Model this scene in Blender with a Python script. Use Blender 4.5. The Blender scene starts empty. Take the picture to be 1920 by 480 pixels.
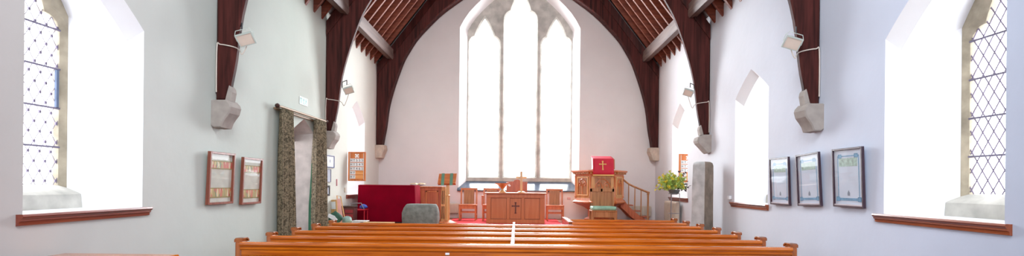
import bpy, bmesh, math, random
from mathutils import Vector, Matrix
random.seed(7)
PI = math.pi
scene = bpy.context.scene
COL = scene.collection

# ------------------------------------------------------------------ camera
F, CX, CY, H, ROLL = 1000.0, 969.0, 346.0, 1.64, 0.010
cd = bpy.data.cameras.new('camera')
cam = bpy.data.objects.new('camera', cd)
COL.objects.link(cam)
cd.sensor_width = 36.0
cd.lens = F / 1920 * 36.0
cd.shift_x = -(CX - 960) / 1920
cd.shift_y = (CY - 240) / 1920
cd.clip_start = 0.05
cam.matrix_world = (Matrix.Translation((0, 0, H)) @ Matrix.Rotation(PI / 2, 4, 'X') @ Matrix.Rotation(ROLL, 4, 'Z'))
scene.camera = cam
scene.view_settings.view_transform = 'Standard'
scene.view_settings.look = 'None'

HW = 4.0          # half width of the nave
YB = 15.42        # chancel wall
YR = -3.2         # west wall behind the camera
DZ = 0.66         # dais height


# ------------------------------------------------------------------ materials
def srgb(r, g, b):
    f = lambda c: (c / 255) / 12.92 if c / 255 <= .04045 else ((c / 255 + .055) / 1.055) ** 2.4
    return (f(r), f(g), f(b), 1)


def base_mat(name):
    m = bpy.data.materials.new(name)
    m.use_nodes = True
    nt = m.node_tree
    return m, nt, nt.nodes['Principled BSDF']


def plain(name, c, rough=.5, metal=0, var=.06, scale=6, bump=0, coat=0, spec=.5, detail=4, sheen=0):
    """colour with a gentle procedural variation"""
    m, nt, b = base_mat(name)
    tc = nt.nodes.new('ShaderNodeTexCoord')
    n = nt.nodes.new('ShaderNodeTexNoise')
    n.inputs['Scale'].default_value = scale
    n.inputs['Detail'].default_value = detail
    nt.links.new(tc.outputs['Object'], n.inputs['Vector'])
    r = nt.nodes.new('ShaderNodeValToRGB')
    c = srgb(*c)
    r.color_ramp.elements[0].position = .3
    r.color_ramp.elements[1].position = .7
    r.color_ramp.elements[0].color = tuple(max(0, x * (1 - var * 2)) for x in c[:3]) + (1,)
    r.color_ramp.elements[1].color = tuple(min(1, x * (1 + var)) for x in c[:3]) + (1,)
    nt.links.new(n.outputs['Fac'], r.inputs['Fac'])
    nt.links.new(r.outputs['Color'], b.inputs['Base Color'])
    b.inputs['Roughness'].default_value = rough
    b.inputs['Metallic'].default_value = metal
    b.inputs['Specular IOR Level'].default_value = spec
    b.inputs['Coat Weight'].default_value = coat
    b.inputs['Coat Roughness'].default_value = .12
    if sheen:
        b.inputs['Sheen Weight'].default_value = sheen
    if bump:
        bp = nt.nodes.new('ShaderNodeBump')
        bp.inputs['Strength'].default_value = bump
        bp.inputs['Distance'].default_value = .02
        nt.links.new(n.outputs['Fac'], bp.inputs['Height'])
        nt.links.new(bp.outputs['Normal'], b.inputs['Normal'])
    return m


def wood(name, c1, c2, axis='X', rough=.3, coat=.5, knots=False, scale=1.0):
    """grain stretched along one axis; optional dark knots"""
    m, nt, b = base_mat(name)
    L = nt.links.new
    tc = nt.nodes.new('ShaderNodeTexCoord')
    mp = nt.nodes.new('ShaderNodeMapping')
    s = [14 * scale] * 3
    s['XYZ'.index(axis)] = .9 * scale
    mp.inputs['Scale'].default_value = s
    L(tc.outputs['Object'], mp.inputs['Vector'])
    n = nt.nodes.new('ShaderNodeTexNoise')
    n.inputs['Scale'].default_value = 2.2
    n.inputs['Detail'].default_value = 6
    n.inputs['Distortion'].default_value = .6
    L(mp.outputs['Vector'], n.inputs['Vector'])
    r = nt.nodes.new('ShaderNodeValToRGB')
    r.color_ramp.elements[0].position = .34
    r.color_ramp.elements[1].position = .66
    r.color_ramp.elements[0].color = srgb(*c1)
    r.color_ramp.elements[1].color = srgb(*c2)
    L(n.outputs['Fac'], r.inputs['Fac'])
    out = r.outputs['Color']
    if knots:
        mp2 = nt.nodes.new('ShaderNodeMapping')
        s2 = [5.2] * 3
        s2['XYZ'.index(axis)] = 3.1
        mp2.inputs['Scale'].default_value = s2
        L(tc.outputs['Object'], mp2.inputs['Vector'])
        v = nt.nodes.new('ShaderNodeTexVoronoi')
        v.inputs['Scale'].default_value = 1.0
        L(mp2.outputs['Vector'], v.inputs['Vector'])
        kr = nt.nodes.new('ShaderNodeValToRGB')
        kr.color_ramp.elements[0].position = .05
        kr.color_ramp.elements[0].color = (1, 1, 1, 1)
        kr.color_ramp.elements[1].position = .12
        kr.color_ramp.elements[1].color = (0, 0, 0, 1)
        L(v.outputs['Distance'], kr.inputs['Fac'])
        mx = nt.nodes.new('ShaderNodeMix')
        mx.data_type = 'RGBA'
        L(kr.outputs['Color'], mx.inputs['Factor'])
        L(out, mx.inputs['A'])
        mx.inputs['B'].default_value = srgb(96, 42, 18)
        out = mx.outputs['Result']
    L(out, b.inputs['Base Color'])
    b.inputs['Roughness'].default_value = rough
    b.inputs['Coat Weight'].default_value = coat
    b.inputs['Coat Roughness'].default_value = .14
    return m


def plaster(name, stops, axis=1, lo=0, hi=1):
    """limewashed wall: colour graded along one axis (painted light falloff on the side walls), plus faint blotches"""
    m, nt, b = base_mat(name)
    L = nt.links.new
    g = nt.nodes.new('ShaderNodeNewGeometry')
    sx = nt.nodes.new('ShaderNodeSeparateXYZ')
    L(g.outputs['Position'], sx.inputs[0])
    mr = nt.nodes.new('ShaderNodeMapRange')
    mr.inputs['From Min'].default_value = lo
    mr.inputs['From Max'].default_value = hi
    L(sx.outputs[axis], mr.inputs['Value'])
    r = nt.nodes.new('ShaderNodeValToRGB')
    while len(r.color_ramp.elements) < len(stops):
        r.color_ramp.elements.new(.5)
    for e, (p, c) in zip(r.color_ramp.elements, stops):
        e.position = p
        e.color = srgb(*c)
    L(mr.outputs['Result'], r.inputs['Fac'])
    n = nt.nodes.new('ShaderNodeTexNoise')
    n.inputs['Scale'].default_value = 1.3
    n.inputs['Detail'].default_value = 5
    L(g.outputs['Position'], n.inputs['Vector'])
    nr = nt.nodes.new('ShaderNodeMapRange')
    nr.inputs['From Min'].default_value = .3
    nr.inputs['From Max'].default_value = .7
    nr.inputs['To Min'].default_value = .94
    nr.inputs['To Max'].default_value = 1.0
    L(n.outputs['Fac'], nr.inputs['Value'])
    mx = nt.nodes.new('ShaderNodeVectorMath')
    mx.operation = 'SCALE'
    L(r.outputs['Color'], mx.inputs[0])
    L(nr.outputs['Result'], mx.inputs['Scale'])
    L(mx.outputs['Vector'], b.inputs['Base Color'])
    n2 = nt.nodes.new('ShaderNodeTexNoise')
    n2.inputs['Scale'].default_value = 9
    L(g.outputs['Position'], n2.inputs['Vector'])
    bp = nt.nodes.new('ShaderNodeBump')
    bp.inputs['Strength'].default_value = .12
    bp.inputs['Distance'].default_value = .02
    L(n2.outputs['Fac'], bp.inputs['Height'])
    L(bp.outputs['Normal'], b.inputs['Normal'])
    b.inputs['Roughness'].default_value = .75
    b.inputs['Specular IOR Level'].default_value = .25
    return m


def glass(name, tint=(1, 1, 1), refl=1.0):
    """thin pane: clear, with a mirror-like sheen that grows at glancing angles"""
    m = bpy.data.materials.new(name)
    m.use_nodes = True
    nt = m.node_tree
    nt.nodes.clear()
    L = nt.links.new
    o = nt.nodes.new('ShaderNodeOutputMaterial')
    t = nt.nodes.new('ShaderNodeBsdfTransparent')
    t.inputs[0].default_value = (*tint, 1)
    g = nt.nodes.new('ShaderNodeBsdfGlossy')
    g.inputs['Roughness'].default_value = .02
    f = nt.nodes.new('ShaderNodeLayerWeight')      # Schlick: .04 + .96 (1 - cos)^5, the same from both sides
    f.inputs['Blend'].default_value = .5
    pw = nt.nodes.new('ShaderNodeMath')
    pw.operation = 'POWER'
    pw.inputs[1].default_value = 5
    L(f.outputs['Facing'], pw.inputs[0])
    mu = nt.nodes.new('ShaderNodeMath')
    mu.operation = 'MULTIPLY_ADD'
    mu.inputs[1].default_value = .96 * refl
    mu.inputs[2].default_value = .04 * refl
    mu.use_clamp = True
    mix = nt.nodes.new('ShaderNodeMixShader')
    L(pw.outputs[0], mu.inputs[0])
    L(mu.outputs[0], mix.inputs[0])
    L(t.outputs[0], mix.inputs[1])
    L(g.outputs[0], mix.inputs[2])
    L(mix.outputs[0], o.inputs['Surface'])
    return m


def curtain_mat():
    m, nt, b = base_mat('curtain_damask')
    L = nt.links.new
    tc = nt.nodes.new('ShaderNodeTexCoord')
    n = nt.nodes.new('ShaderNodeTexNoise')
    n.inputs['Scale'].default_value = 22
    n.inputs['Detail'].default_value = 3
    n.inputs['Distortion'].default_value = 1.6
    L(tc.outputs['Object'], n.inputs['Vector'])
    r = nt.nodes.new('ShaderNodeValToRGB')
    e = r.color_ramp.elements
    e[0].position, e[0].color = .42, srgb(80, 72, 56)
    e[1].position, e[1].color = .56, srgb(140, 126, 102)
    L(n.outputs['Fac'], r.inputs['Fac'])
    L(r.outputs['Color'], b.inputs['Base Color'])
    b.inputs['Roughness'].default_value = .8
    return m


M = {}
M['wall_l'] = plaster('plaster_left', [(0, (184, 180, 180)), (.10, (200, 202, 200)), (.24, (206, 213, 208)), (.5, (198, 207, 198)), (.75, (216, 217, 208)), (1, (226, 224, 216))], 1, 4, 15)  # near end painted darker, where the light falls off
M['wall_r'] = plaster('plaster_right', [(0, (180, 190, 210)), (.12, (206, 216, 236)), (.3, (220, 227, 242)), (.5, (217, 220, 228)), (1, (226, 224, 226))], 1, 4, 15)  # dimmer light at the near end is put into the colour
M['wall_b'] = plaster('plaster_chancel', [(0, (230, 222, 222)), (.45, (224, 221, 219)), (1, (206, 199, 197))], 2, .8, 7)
M['reveal'] = plaster('plaster_reveal', [(0, (240, 242, 246)), (1, (240, 240, 240))], 1, 4, 15)
M['stone_w'] = plain('window_stone', (194, 192, 184), .85, var=.16, scale=4, bump=.25)
M['stone_y'] = plain('weathered_window_stone', (170, 160, 140), .9, var=.2, scale=5, bump=.3)
M['corbel'] = plain('corbel_stone', (166, 158, 152), .9, var=.08, scale=8, bump=.06)
M['corbel_y'] = plain('warm_corbel_stone', (202, 184, 168), .9, var=.12, scale=8, bump=.2)
M['slate'] = plain('slate_sill', (72, 82, 98), .16, var=.1, scale=5, coat=.4)
M['truss'] = wood('dark_truss_oak', (44, 20, 18), (84, 40, 36), 'Z', .6, 0, scale=.5)
M['truss'].node_tree.nodes['Principled BSDF'].inputs['Specular IOR Level'].default_value = .15
M['rafter'] = wood('rafter_timber', (104, 46, 30), (140, 74, 50), 'X', .55, .05, scale=.6)
M['board'] = wood('roof_boards', (46, 20, 18), (66, 32, 26), 'Y', .7, 0)
M['purlin'] = wood('grey_purlin', (84, 62, 56), (116, 94, 86), 'Y', .6, 0, scale=.5)
M['pew'] = wood('varnished_pine', (164, 76, 12), (212, 116, 22), 'X', .22, .6, scale=.7)
M['pew_panel'] = wood('knotty_pine_panel', (206, 112, 10), (238, 150, 26), 'Z', .3, .4, True, .6)
M['pew_end'] = wood('pew_end_pine', (120, 62, 30), (176, 98, 46), 'Z', .25, .5, scale=.7)
M['oak'] = wood('orange_oak', (176, 92, 44), (208, 122, 68), 'Z', .38, .3, scale=.8)
M['oak_x'] = wood('orange_oak_rail', (176, 92, 44), (208, 122, 68), 'X', .38, .3, scale=.8)
M['oak_fine'] = wood('fine_orange_oak', (182, 96, 46), (196, 112, 60), 'Z', .4, .2, scale=.6)
M['oak_dark2'] = plain('moulding_shadow', (150, 76, 40), .5)
M['oak_pale'] = wood('pale_oak', (196, 140, 84), (226, 176, 116), 'Z', .38, .3, scale=.8)
M['oak_mid'] = wood('brown_oak', (148, 94, 52), (182, 126, 78), 'Z', .38, .3, scale=.8)
M['oak_red'] = wood('red_brown_panel', (158, 74, 40), (186, 98, 60), 'Z', .4, .2, scale=.8)
M['oak_dark'] = plain('dark_inlay', (104, 44, 26), .5)
M['sillwood'] = wood('sill_mahogany', (122, 54, 30), (160, 82, 46), 'Y', .35, .4, scale=.6)
M['sillwood_l'] = wood('sill_red_mahogany', (118, 50, 38), (146, 72, 52), 'Y', .35, .4, scale=.6)
M['red'] = plain('red_velvet', (128, 0, 30), .95, var=.08, scale=3, spec=.1)
M['redcarpet'] = plain('red_carpet', (205, 24, 36), .9, var=.08, scale=40)
M['redfall'] = plain('red_pulpit_cloth', (190, 24, 52), .75, var=.05)
M['gold'] = plain('gold_thread', (214, 170, 96), .5, var=.05)
M['granite'] = plain('font_granite', (128, 132, 126), .85, var=.16, scale=11, bump=.5, detail=8)
M['slab'] = plain('slab_stone', (186, 187, 187), .9, var=.14, scale=5, bump=.6, detail=8)
M['slab_b'] = plain('slab_stone_brown_shade', (140, 126, 112), .9, var=.2, scale=5, bump=.6, detail=8)
M['lead'] = plain('window_lead', (120, 110, 132), .6)
M['iron'] = plain('saddle_bar_iron', (112, 106, 128), .5)
M['glass'] = glass('window_glass', (.97, .98, 1.0), .6)
M['picglass'] = glass('picture_glass', (1, 1, 1), 1.15)
M['curtain'] = curtain_mat()
M['curtain_green'] = plain('green_lining', (46, 104, 76), .8)
M['brass'] = plain('aged_brass', (150, 126, 100), .5, .2)
M['frame_brown'] = wood('brown_picture_frame', (112, 54, 40), (146, 80, 60), 'Z', .4, .3)
M['frame_dark'] = plain('dark_picture_frame', (62, 42, 56), .4, coat=.3)
M['silver'] = plain('silver_slip', (196, 190, 196), .4, .3)
M['mount'] = plain('pale_mount', (206, 210, 200), .8)
M['poster'] = plain('pale_poster', (206, 218, 234), .8, var=.03, scale=3)
M['posterblue'] = plain('poster_blue', (120, 168, 200), .8, var=.12, scale=30)
M['postergreen'] = plain('poster_green', (180, 206, 196), .8, var=.2, scale=25)
M['posterink'] = plain('poster_ink', (136, 150, 166), .8)
M['lamp'] = plain('lamp_enamel', (196, 206, 200), .4, var=.03)
M['lampglass'] = plain('lamp_front', (224, 208, 194), .25, var=.03)
M['black'] = plain('black_metal', (30, 28, 34), .5)
M['cable'] = plain('cream_cable', (216, 206, 196), .6)
M['white'] = plain('white_paint', (240, 240, 240), .6, var=.02)
M['paper'] = plain('white_paper', (232, 236, 240), .8, var=.03)
M['ink'] = plain('black_ink', (36, 30, 34), .7)
M['board_or'] = wood('hymn_board_wood', (196, 104, 46), (220, 134, 70), 'Z', .4, .3)
M['board_lt'] = wood('hymn_board_slat', (226, 140, 70), (246, 176, 104), 'X', .4, .3)
M['floor'] = plain('floor_boards', (112, 58, 42), .5, var=.15, scale=3)
M['dais'] = plain('dais_wood', (150, 72, 48), .45, var=.12, scale=4)
M['grey_in'] = plaster('porch_plaster', [(0, (224, 224, 228)), (1, (224, 224, 228))], 1, 4, 15)
M['door_stone'] = plain('door_stone', (206, 198, 194), .9, var=.1, scale=6)
M['darkwood'] = plain('dark_door_wood', (64, 38, 32), .45)
M['exit_green'] = plain('exit_green', (112, 186, 178), .5)
M['exit_white'] = plain('exit_panel', (232, 244, 244), .4, var=.02)
M['radiator'] = plain('cream_radiator', (206, 194, 178), .5, var=.03)
M['bluefr'] = plain('blue_frame', (44, 58, 120), .4)
M['greyfr'] = plain('grey_frame', (118, 120, 136), .4)
M['greypaper'] = plain('grey_notice', (176, 182, 196), .8)
M['greenbag'] = plain('green_bag', (58, 104, 86), .7, var=.2, scale=9)
M['tan'] = wood('tan_board', (196, 150, 96), (220, 178, 124), 'Z', .6, 0)
M['pinkish'] = plain('pink_folder', (222, 178, 178), .7)
M['redpl'] = plain('red_plastic', (196, 30, 50), .4)
M['bluepl'] = plain('blue_plastic', (66, 92, 190), .5)
M['boxbr'] = plain('brown_box', (92, 42, 40), .6, var=.1)
M['cush'] = plain('green_cushion', (140, 190, 166), .35, var=.2, scale=6, coat=.2)
M['ribbon'] = plain('green_ribbon', (96, 136, 112), .6)
M['leaf'] = plain('light_leaf', (190, 216, 112), .6, var=.3, scale=14)
M['leaf_d'] = plain('dark_leaf', (62, 52, 62), .6)
M['yellow'] = plain('yellow_petals', (226, 206, 50), .6)
M['bowl'] = plain('grey_bowl', (92, 98, 100), .4)
M['wire'] = plain('grey_wire', (132, 130, 134), .4, .4)
M['thermo'] = plain('thermometer_red', (200, 130, 138), .5)


# ------------------------------------------------------------------ mesh builder
class MB:
    def __init__(self):
        self.v, self.f = [], []

    def add(self, vs, fs, mat=None):
        o = len(self.v)
        for p in vs:
            p = Vector(p)
            self.v.append(mat @ p if mat else p)
        self.f += [[i + o for i in f] for f in fs]
        return self

    def bm(self, b, mat=None):
        b.verts.index_update()
        vs = [v.co.copy() for v in b.verts]
        fs = [[v.index for v in f.verts] for f in b.faces]
        b.free()
        return self.add(vs, fs, mat)

    def box(self, x0, x1, y0, y1, z0, z1, bev=0, mat=None, seg=1):
        b = bmesh.new()
        bmesh.ops.create_cube(b, size=1)
        for v in b.verts:
            v.co = Vector(((x0 + x1) / 2 + v.co.x * (x1 - x0), (y0 + y1) / 2 + v.co.y * (y1 - y0), (z0 + z1) / 2 + v.co.z * (z1 - z0)))
        if bev:
            bmesh.ops.bevel(b, geom=b.edges[:] , offset=bev, segments=seg, affect='EDGES', profile=.5)
        return self.bm(b, mat)

    def prism(self, pts, axis, a0, a1, mat=None, bev=0):
        """2D outline extruded along an axis. axis X: pts=(y,z); Y: (x,z); Z: (x,y)"""
        def P(p, a):
            return {'X': (a, p[0], p[1]), 'Y': (p[0], a, p[1]), 'Z': (p[0], p[1], a)}[axis]
        n = len(pts)
        b = bmesh.new()
        v0 = [b.verts.new(P(p, a0)) for p in pts]
        v1 = [b.verts.new(P(p, a1)) for p in pts]
        b.faces.new(v0)
        b.faces.new(v1[::-1])
        for i in range(n):
            b.faces.new((v0[i], v1[i], v1[(i + 1) % n], v0[(i + 1) % n]))
        bmesh.ops.recalc_face_normals(b, faces=b.faces[:])
        if bev:
            es = [e for e in b.edges if abs((e.verts[0].co - e.verts[1].co)['XYZ'.index(axis)]) < 1e-6]
            bmesh.ops.bevel(b, geom=es, offset=bev, segments=1, affect='EDGES', profile=.5)
        return self.bm(b, mat)

    def tube(self, path, r, n=8, closed=False, mat=None):
        path = [Vector(p) for p in path]
        rs = r if isinstance(r, (list, tuple)) else [r] * len(path)
        vs, fs = [], []
        up = Vector((0, 0, 1))
        last = None
        m = len(path)
        for i, p in enumerate(path):
            t = (path[min(i + 1, m - 1)] - path[max(i - 1, 0)]).normalized()
            a = last if last else (up if abs(t.z) < .9 else Vector((1, 0, 0)))
            a = (a - t * a.dot(t)).normalized()
            last = a
            c = t.cross(a)
            for k in range(n):
                th = 2 * PI * k / n
                vs.append(p + (a * math.cos(th) + c * math.sin(th)) * rs[i])
        for i in range(m - 1):
            for k in range(n):
                fs.append([i * n + k, i * n + (k + 1) % n, (i + 1) * n + (k + 1) % n, (i + 1) * n + k])
        fs.append(list(range(n))[::-1])
        fs.append([(m - 1) * n + k for k in range(n)])
        return self.add(vs, fs, mat)

    def lathe(self, prof, x, y, n=24, mat=None):
        vs, fs = [], []
        for r, z in prof:
            for k in range(n):
                th = 2 * PI * k / n
                vs.append((x + r * math.cos(th), y + r * math.sin(th), z))
        for i in range(len(prof) - 1):
            for k in range(n):
                fs.append([i * n + k, i * n + (k + 1) % n, (i + 1) * n + (k + 1) % n, (i + 1) * n + k])
        fs.append(list(range(n))[::-1])
        fs.append([(len(prof) - 1) * n + k for k in range(n)])
        return self.add(vs, fs, mat)

    def loft(self, rings, close=False, cap0=False, cap1=False):
        n = len(rings[0])
        vs = [p for r in rings for p in r]
        fs = []
        for i in range(len(rings) - 1):
            for k in range(n):
                fs.append([i * n + k, i * n + (k + 1) % n, (i + 1) * n + (k + 1) % n, (i + 1) * n + k])
        if cap0:
            fs.append(list(range(n))[::-1])
        if cap1:
            fs.append([(len(rings) - 1) * n + k for k in range(n)])
        return self.add(vs, fs)

    def quad(self, a, b, c, d):
        return self.add([a, b, c, d], [[0, 1, 2, 3]])

    def plate(self, outer, holes, t0, t1, mapf, bev=0):
        """flat plate with shaped holes; mapf(u, v, w) gives the world point"""
        cu = bpy.data.curves.new('tmp', 'CURVE')
        cu.dimensions = '2D'
        cu.fill_mode = 'BOTH'
        for pl in [outer] + holes:
            s = cu.splines.new('POLY')
            s.points.add(len(pl) - 1)
            for q, p in zip(s.points, pl):
                q.co = (p[0], p[1], 0, 1)
            s.use_cyclic_u = True
        cu.extrude = max(abs(t1 - t0) / 2 - bev, 1e-4)
        cu.bevel_depth = bev
        cu.bevel_resolution = 0
        cu.offset = -bev
        ob = bpy.data.objects.new('tmp', cu)
        COL.objects.link(ob)
        dg = bpy.context.evaluated_depsgraph_get()
        me = bpy.data.meshes.new_from_object(ob.evaluated_get(dg))
        mid = (t0 + t1) / 2
        vs = [mapf(v.co.x, v.co.y, mid + v.co.z) for v in me.vertices]
        fs = [list(p.vertices) for p in me.polygons]
        bpy.data.objects.remove(ob)
        bpy.data.curves.remove(cu)
        bpy.data.meshes.remove(me)
        return self.add(vs, fs)

    def text(self, s, size, mat, align='CENTER', ext=.002):
        cu = bpy.data.curves.new('tmp', 'FONT')
        cu.body = s
        cu.size = size
        cu.align_x = align
        cu.align_y = 'CENTER'
        cu.extrude = ext
        ob = bpy.data.objects.new('tmp', cu)
        COL.objects.link(ob)
        dg = bpy.context.evaluated_depsgraph_get()
        me = bpy.data.meshes.new_from_object(ob.evaluated_get(dg))
        vs = [v.co.copy() for v in me.vertices]
        fs = [list(p.vertices) for p in me.polygons]
        bpy.data.objects.remove(ob)
        bpy.data.curves.remove(cu)
        bpy.data.meshes.remove(me)
        return self.add(vs, fs, mat)

    def mesh(self, name, mat, off=(0, 0, 0), smooth=True, angle=35):
        me = bpy.data.meshes.new(name)
        o = Vector(off)
        me.from_pydata([tuple(p - o) for p in self.v], [], self.f)
        b = bmesh.new()
        b.from_mesh(me)
        bmesh.ops.remove_doubles(b, verts=b.verts[:], dist=1e-5)
        bmesh.ops.recalc_face_normals(b, faces=b.faces[:])
        b.to_mesh(me)
        b.free()
        if smooth:
            for p in me.polygons:
                p.use_smooth = True
            me.set_sharp_from_angle(angle=math.radians(angle))
        me.materials.append(mat)
        return me


def tag(o, label=None, cat=None, group=None, kind=None):
    if label:
        o['label'] = label
    if cat:
        o['category'] = cat
    if group:
        o['group'] = group
    if kind:
        o['kind'] = kind
    return o


def thing(name, label, cat, loc=(0, 0, 0), group=None, rz=0):
    o = bpy.data.objects.new(name, None)
    o.empty_display_size = .1
    COL.objects.link(o)
    o.location = loc
    o.rotation_euler = (0, 0, rz)
    return tag(o, label, cat, group)


def root_of(o):
    while o.parent:
        o = o.parent
    return o


def part(name, mb, mat, parent, label=None, local=False, angle=35, smooth=True):
    """a mesh under its thing. Vertices are world points unless local=True."""
    off = (0, 0, 0) if local else root_of(parent).location
    o = bpy.data.objects.new(name, mb.mesh(name, M[mat] if isinstance(mat, str) else mat, off, smooth, angle))
    COL.objects.link(o)
    o.parent = parent
    if label:
        o['label'] = label
    return o


def solo(name, mb, mat, label, cat, group=None, kind=None, angle=35):
    """a thing that is one mesh, its origin at its base"""
    xs = [p.x for p in mb.v]
    ys = [p.y for p in mb.v]
    zs = [p.z for p in mb.v]
    off = ((min(xs) + max(xs)) / 2, (min(ys) + max(ys)) / 2, min(zs))
    o = bpy.data.objects.new(name, mb.mesh(name, M[mat] if isinstance(mat, str) else mat, off, True, angle))
    o.location = off
    COL.objects.link(o)
    return tag(o, label, cat, group, kind)


def struct(name, mb, mat, angle=35):
    o = bpy.data.objects.new(name, mb.mesh(name, M[mat] if isinstance(mat, str) else mat, (0, 0, 0), True, angle))
    COL.objects.link(o)
    o['kind'] = 'structure'
    return o


def struct_root(name, loc):
    o = bpy.data.objects.new(name, None)
    o.empty_display_size = .1
    o.location = loc
    COL.objects.link(o)
    o['kind'] = 'structure'
    return o


def copy_tree(o, parent=None):
    c = o.copy()
    COL.objects.link(c)
    if parent:
        c.parent = parent
    for ch in list(o.children):
        copy_tree(ch, c)
    return c


def inside(p, poly):
    x, y = p
    r = False
    n = len(poly)
    for i in range(n):
        x1, y1 = poly[i]
        x2, y2 = poly[(i + 1) % n]
        if (y1 > y) != (y2 > y) and x < (x2 - x1) * (y - y1) / (y2 - y1) + x1:
            r = not r
    return r


# ------------------------------------------------------------------ outlines
def arch(hw, z0, spring, apex, k=.25, n=6):
    pts = [(-hw, z0), (hw, z0), (hw, spring)]
    R = [(hw * (1 - t), spring + (apex - spring) * (t + k * t * (1 - t))) for t in [i / n for i in range(1, n)]]
    pts += R + [(0, apex)] + [(-a, z) for a, z in R[::-1]] + [(-hw, spring)]
    return pts


def cusped(hw, z0, base, cusp_hw, cusp_z, apex, bulge=.10, n=6):
    """trefoil headed light: straight sides, a small lobe, a cusp, then a pointed head"""
    R = [(hw, base)]
    for i in range(1, 5):
        th = PI / 2 * i / 5
        R.append((cusp_hw + (hw - cusp_hw) * math.cos(th), base + (cusp_z - base) * math.sin(th)))
    R.append((cusp_hw, cusp_z))
    for i in range(1, n):
        t = i / n
        R.append((cusp_hw * (1 - t) + bulge * cusp_hw * 4 * t * (1 - t), cusp_z + (apex - cusp_z) * (t ** .95)))
    return [(-hw, z0), (hw, z0)] + R + [(0, apex)] + [(-a, z) for a, z in R[::-1]]


# ------------------------------------------------------------------ room shell
SPR, RSL = 4.97, 1.30                     # rafter foot height at the wall, roof slope
BOARD = .245                              # rafter depth measured upright
roofz = lambda x: SPR + RSL * (HW - abs(x))

side_windows = [   # side, centre Y, half width, spring, apex, name
    (-1, 5.01, .69, 3.24, 3.72), (1, 5.09, .72, 3.26, 3.84),
    (1, 9.15, .65, 3.24, 3.66), (-1, 13.28, .70, 3.24, 3.68), (1, 13.14, .64, 3.24, 3.68),
    (-1, .95, .69, 3.24, 3.72), (1, .95, .69, 3.24, 3.72),
]
SILL = 1.355
DOOR = (10.0, .48, 2.60, 2.83)

for s, nm, mt in ((-1, 'wall_left', 'wall_l'), (1, 'wall_right', 'wall_r')):
    holes = []
    for w in side_windows:
        if w[0] == s:
            holes.append([(w[1] + a, z) for a, z in arch(w[2], SILL, w[3], w[4])])
    if s < 0:
        holes.append([(DOOR[0] + a, z) for a, z in arch(DOOR[1], .0 + .004, DOOR[2], DOOR[3], .05)])
    outer = [(YR, 0), (YB + .0, 0), (YB + .0, 5.32), (YR, 5.32)]
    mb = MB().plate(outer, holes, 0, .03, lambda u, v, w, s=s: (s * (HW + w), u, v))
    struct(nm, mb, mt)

# chancel wall with the big window opening
WX = .055
def big_arch(hw, z0, spring, apex, pts):
    R = [(hw, spring)] + pts
    return [(WX - hw, z0), (WX + hw, z0)] + [(WX + a, z) for a, z in R] + [(WX, apex)] + [(WX - a, z) for a, z in R[::-1]]
W_OUT = big_arch(1.74, 1.46, 6.17, 7.72, [(1.62, 6.40), (1.47, 6.62), (1.28, 6.83), (1.10, 7.0), (.8, 7.25), (.45, 7.48)])
W_IN = big_arch(1.535, 1.72, 6.16, 7.62, [(1.42, 6.36), (1.28, 6.55), (1.12, 6.73), (.95, 6.90), (.70, 7.13), (.38, 7.37)])
gable = [(-HW, 0), (HW, 0), (HW, roofz(HW) + BOARD), (0, roofz(0) + BOARD), (-HW, roofz(HW) + BOARD)]
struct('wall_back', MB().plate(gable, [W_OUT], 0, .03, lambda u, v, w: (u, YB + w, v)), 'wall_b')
# west wall behind the camera with an unseen window added to let in light
west_hole = [(-1.9, 1.6), (1.9, 1.6), (1.9, 4.8), (0, 6.6), (-1.9, 4.8)]
struct('wall_front', MB().plate(gable, [west_hole], 0, .03, lambda u, v, w: (u, YR - w, v)), 'wall_r')
wr = struct_root('window_8', (0, YR, 1.6))
part('pane', MB().add([(x, YR - .02, z) for x, z in west_hole], [[0, 1, 2, 3, 4]]), 'glass', wr)

struct('floor', MB().box(-HW, HW, YR, YB, -.1, 0), 'floor')
dais = MB().box(-HW, HW, 12.30, YB, 0, DZ, .015)
tag(struct('trim_1', dais, 'dais'))
cb = MB()
for s in (-1, 1):
    a = (s * (HW + .15), roofz(HW + .15) + BOARD)
    b = (0, roofz(0) + BOARD)
    cb.prism([a, b, (0, b[1] + .06), (a[0], a[1] + .06)], 'Y', YR - .1, YB + .1)
struct('ceiling', cb, 'board')


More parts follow.
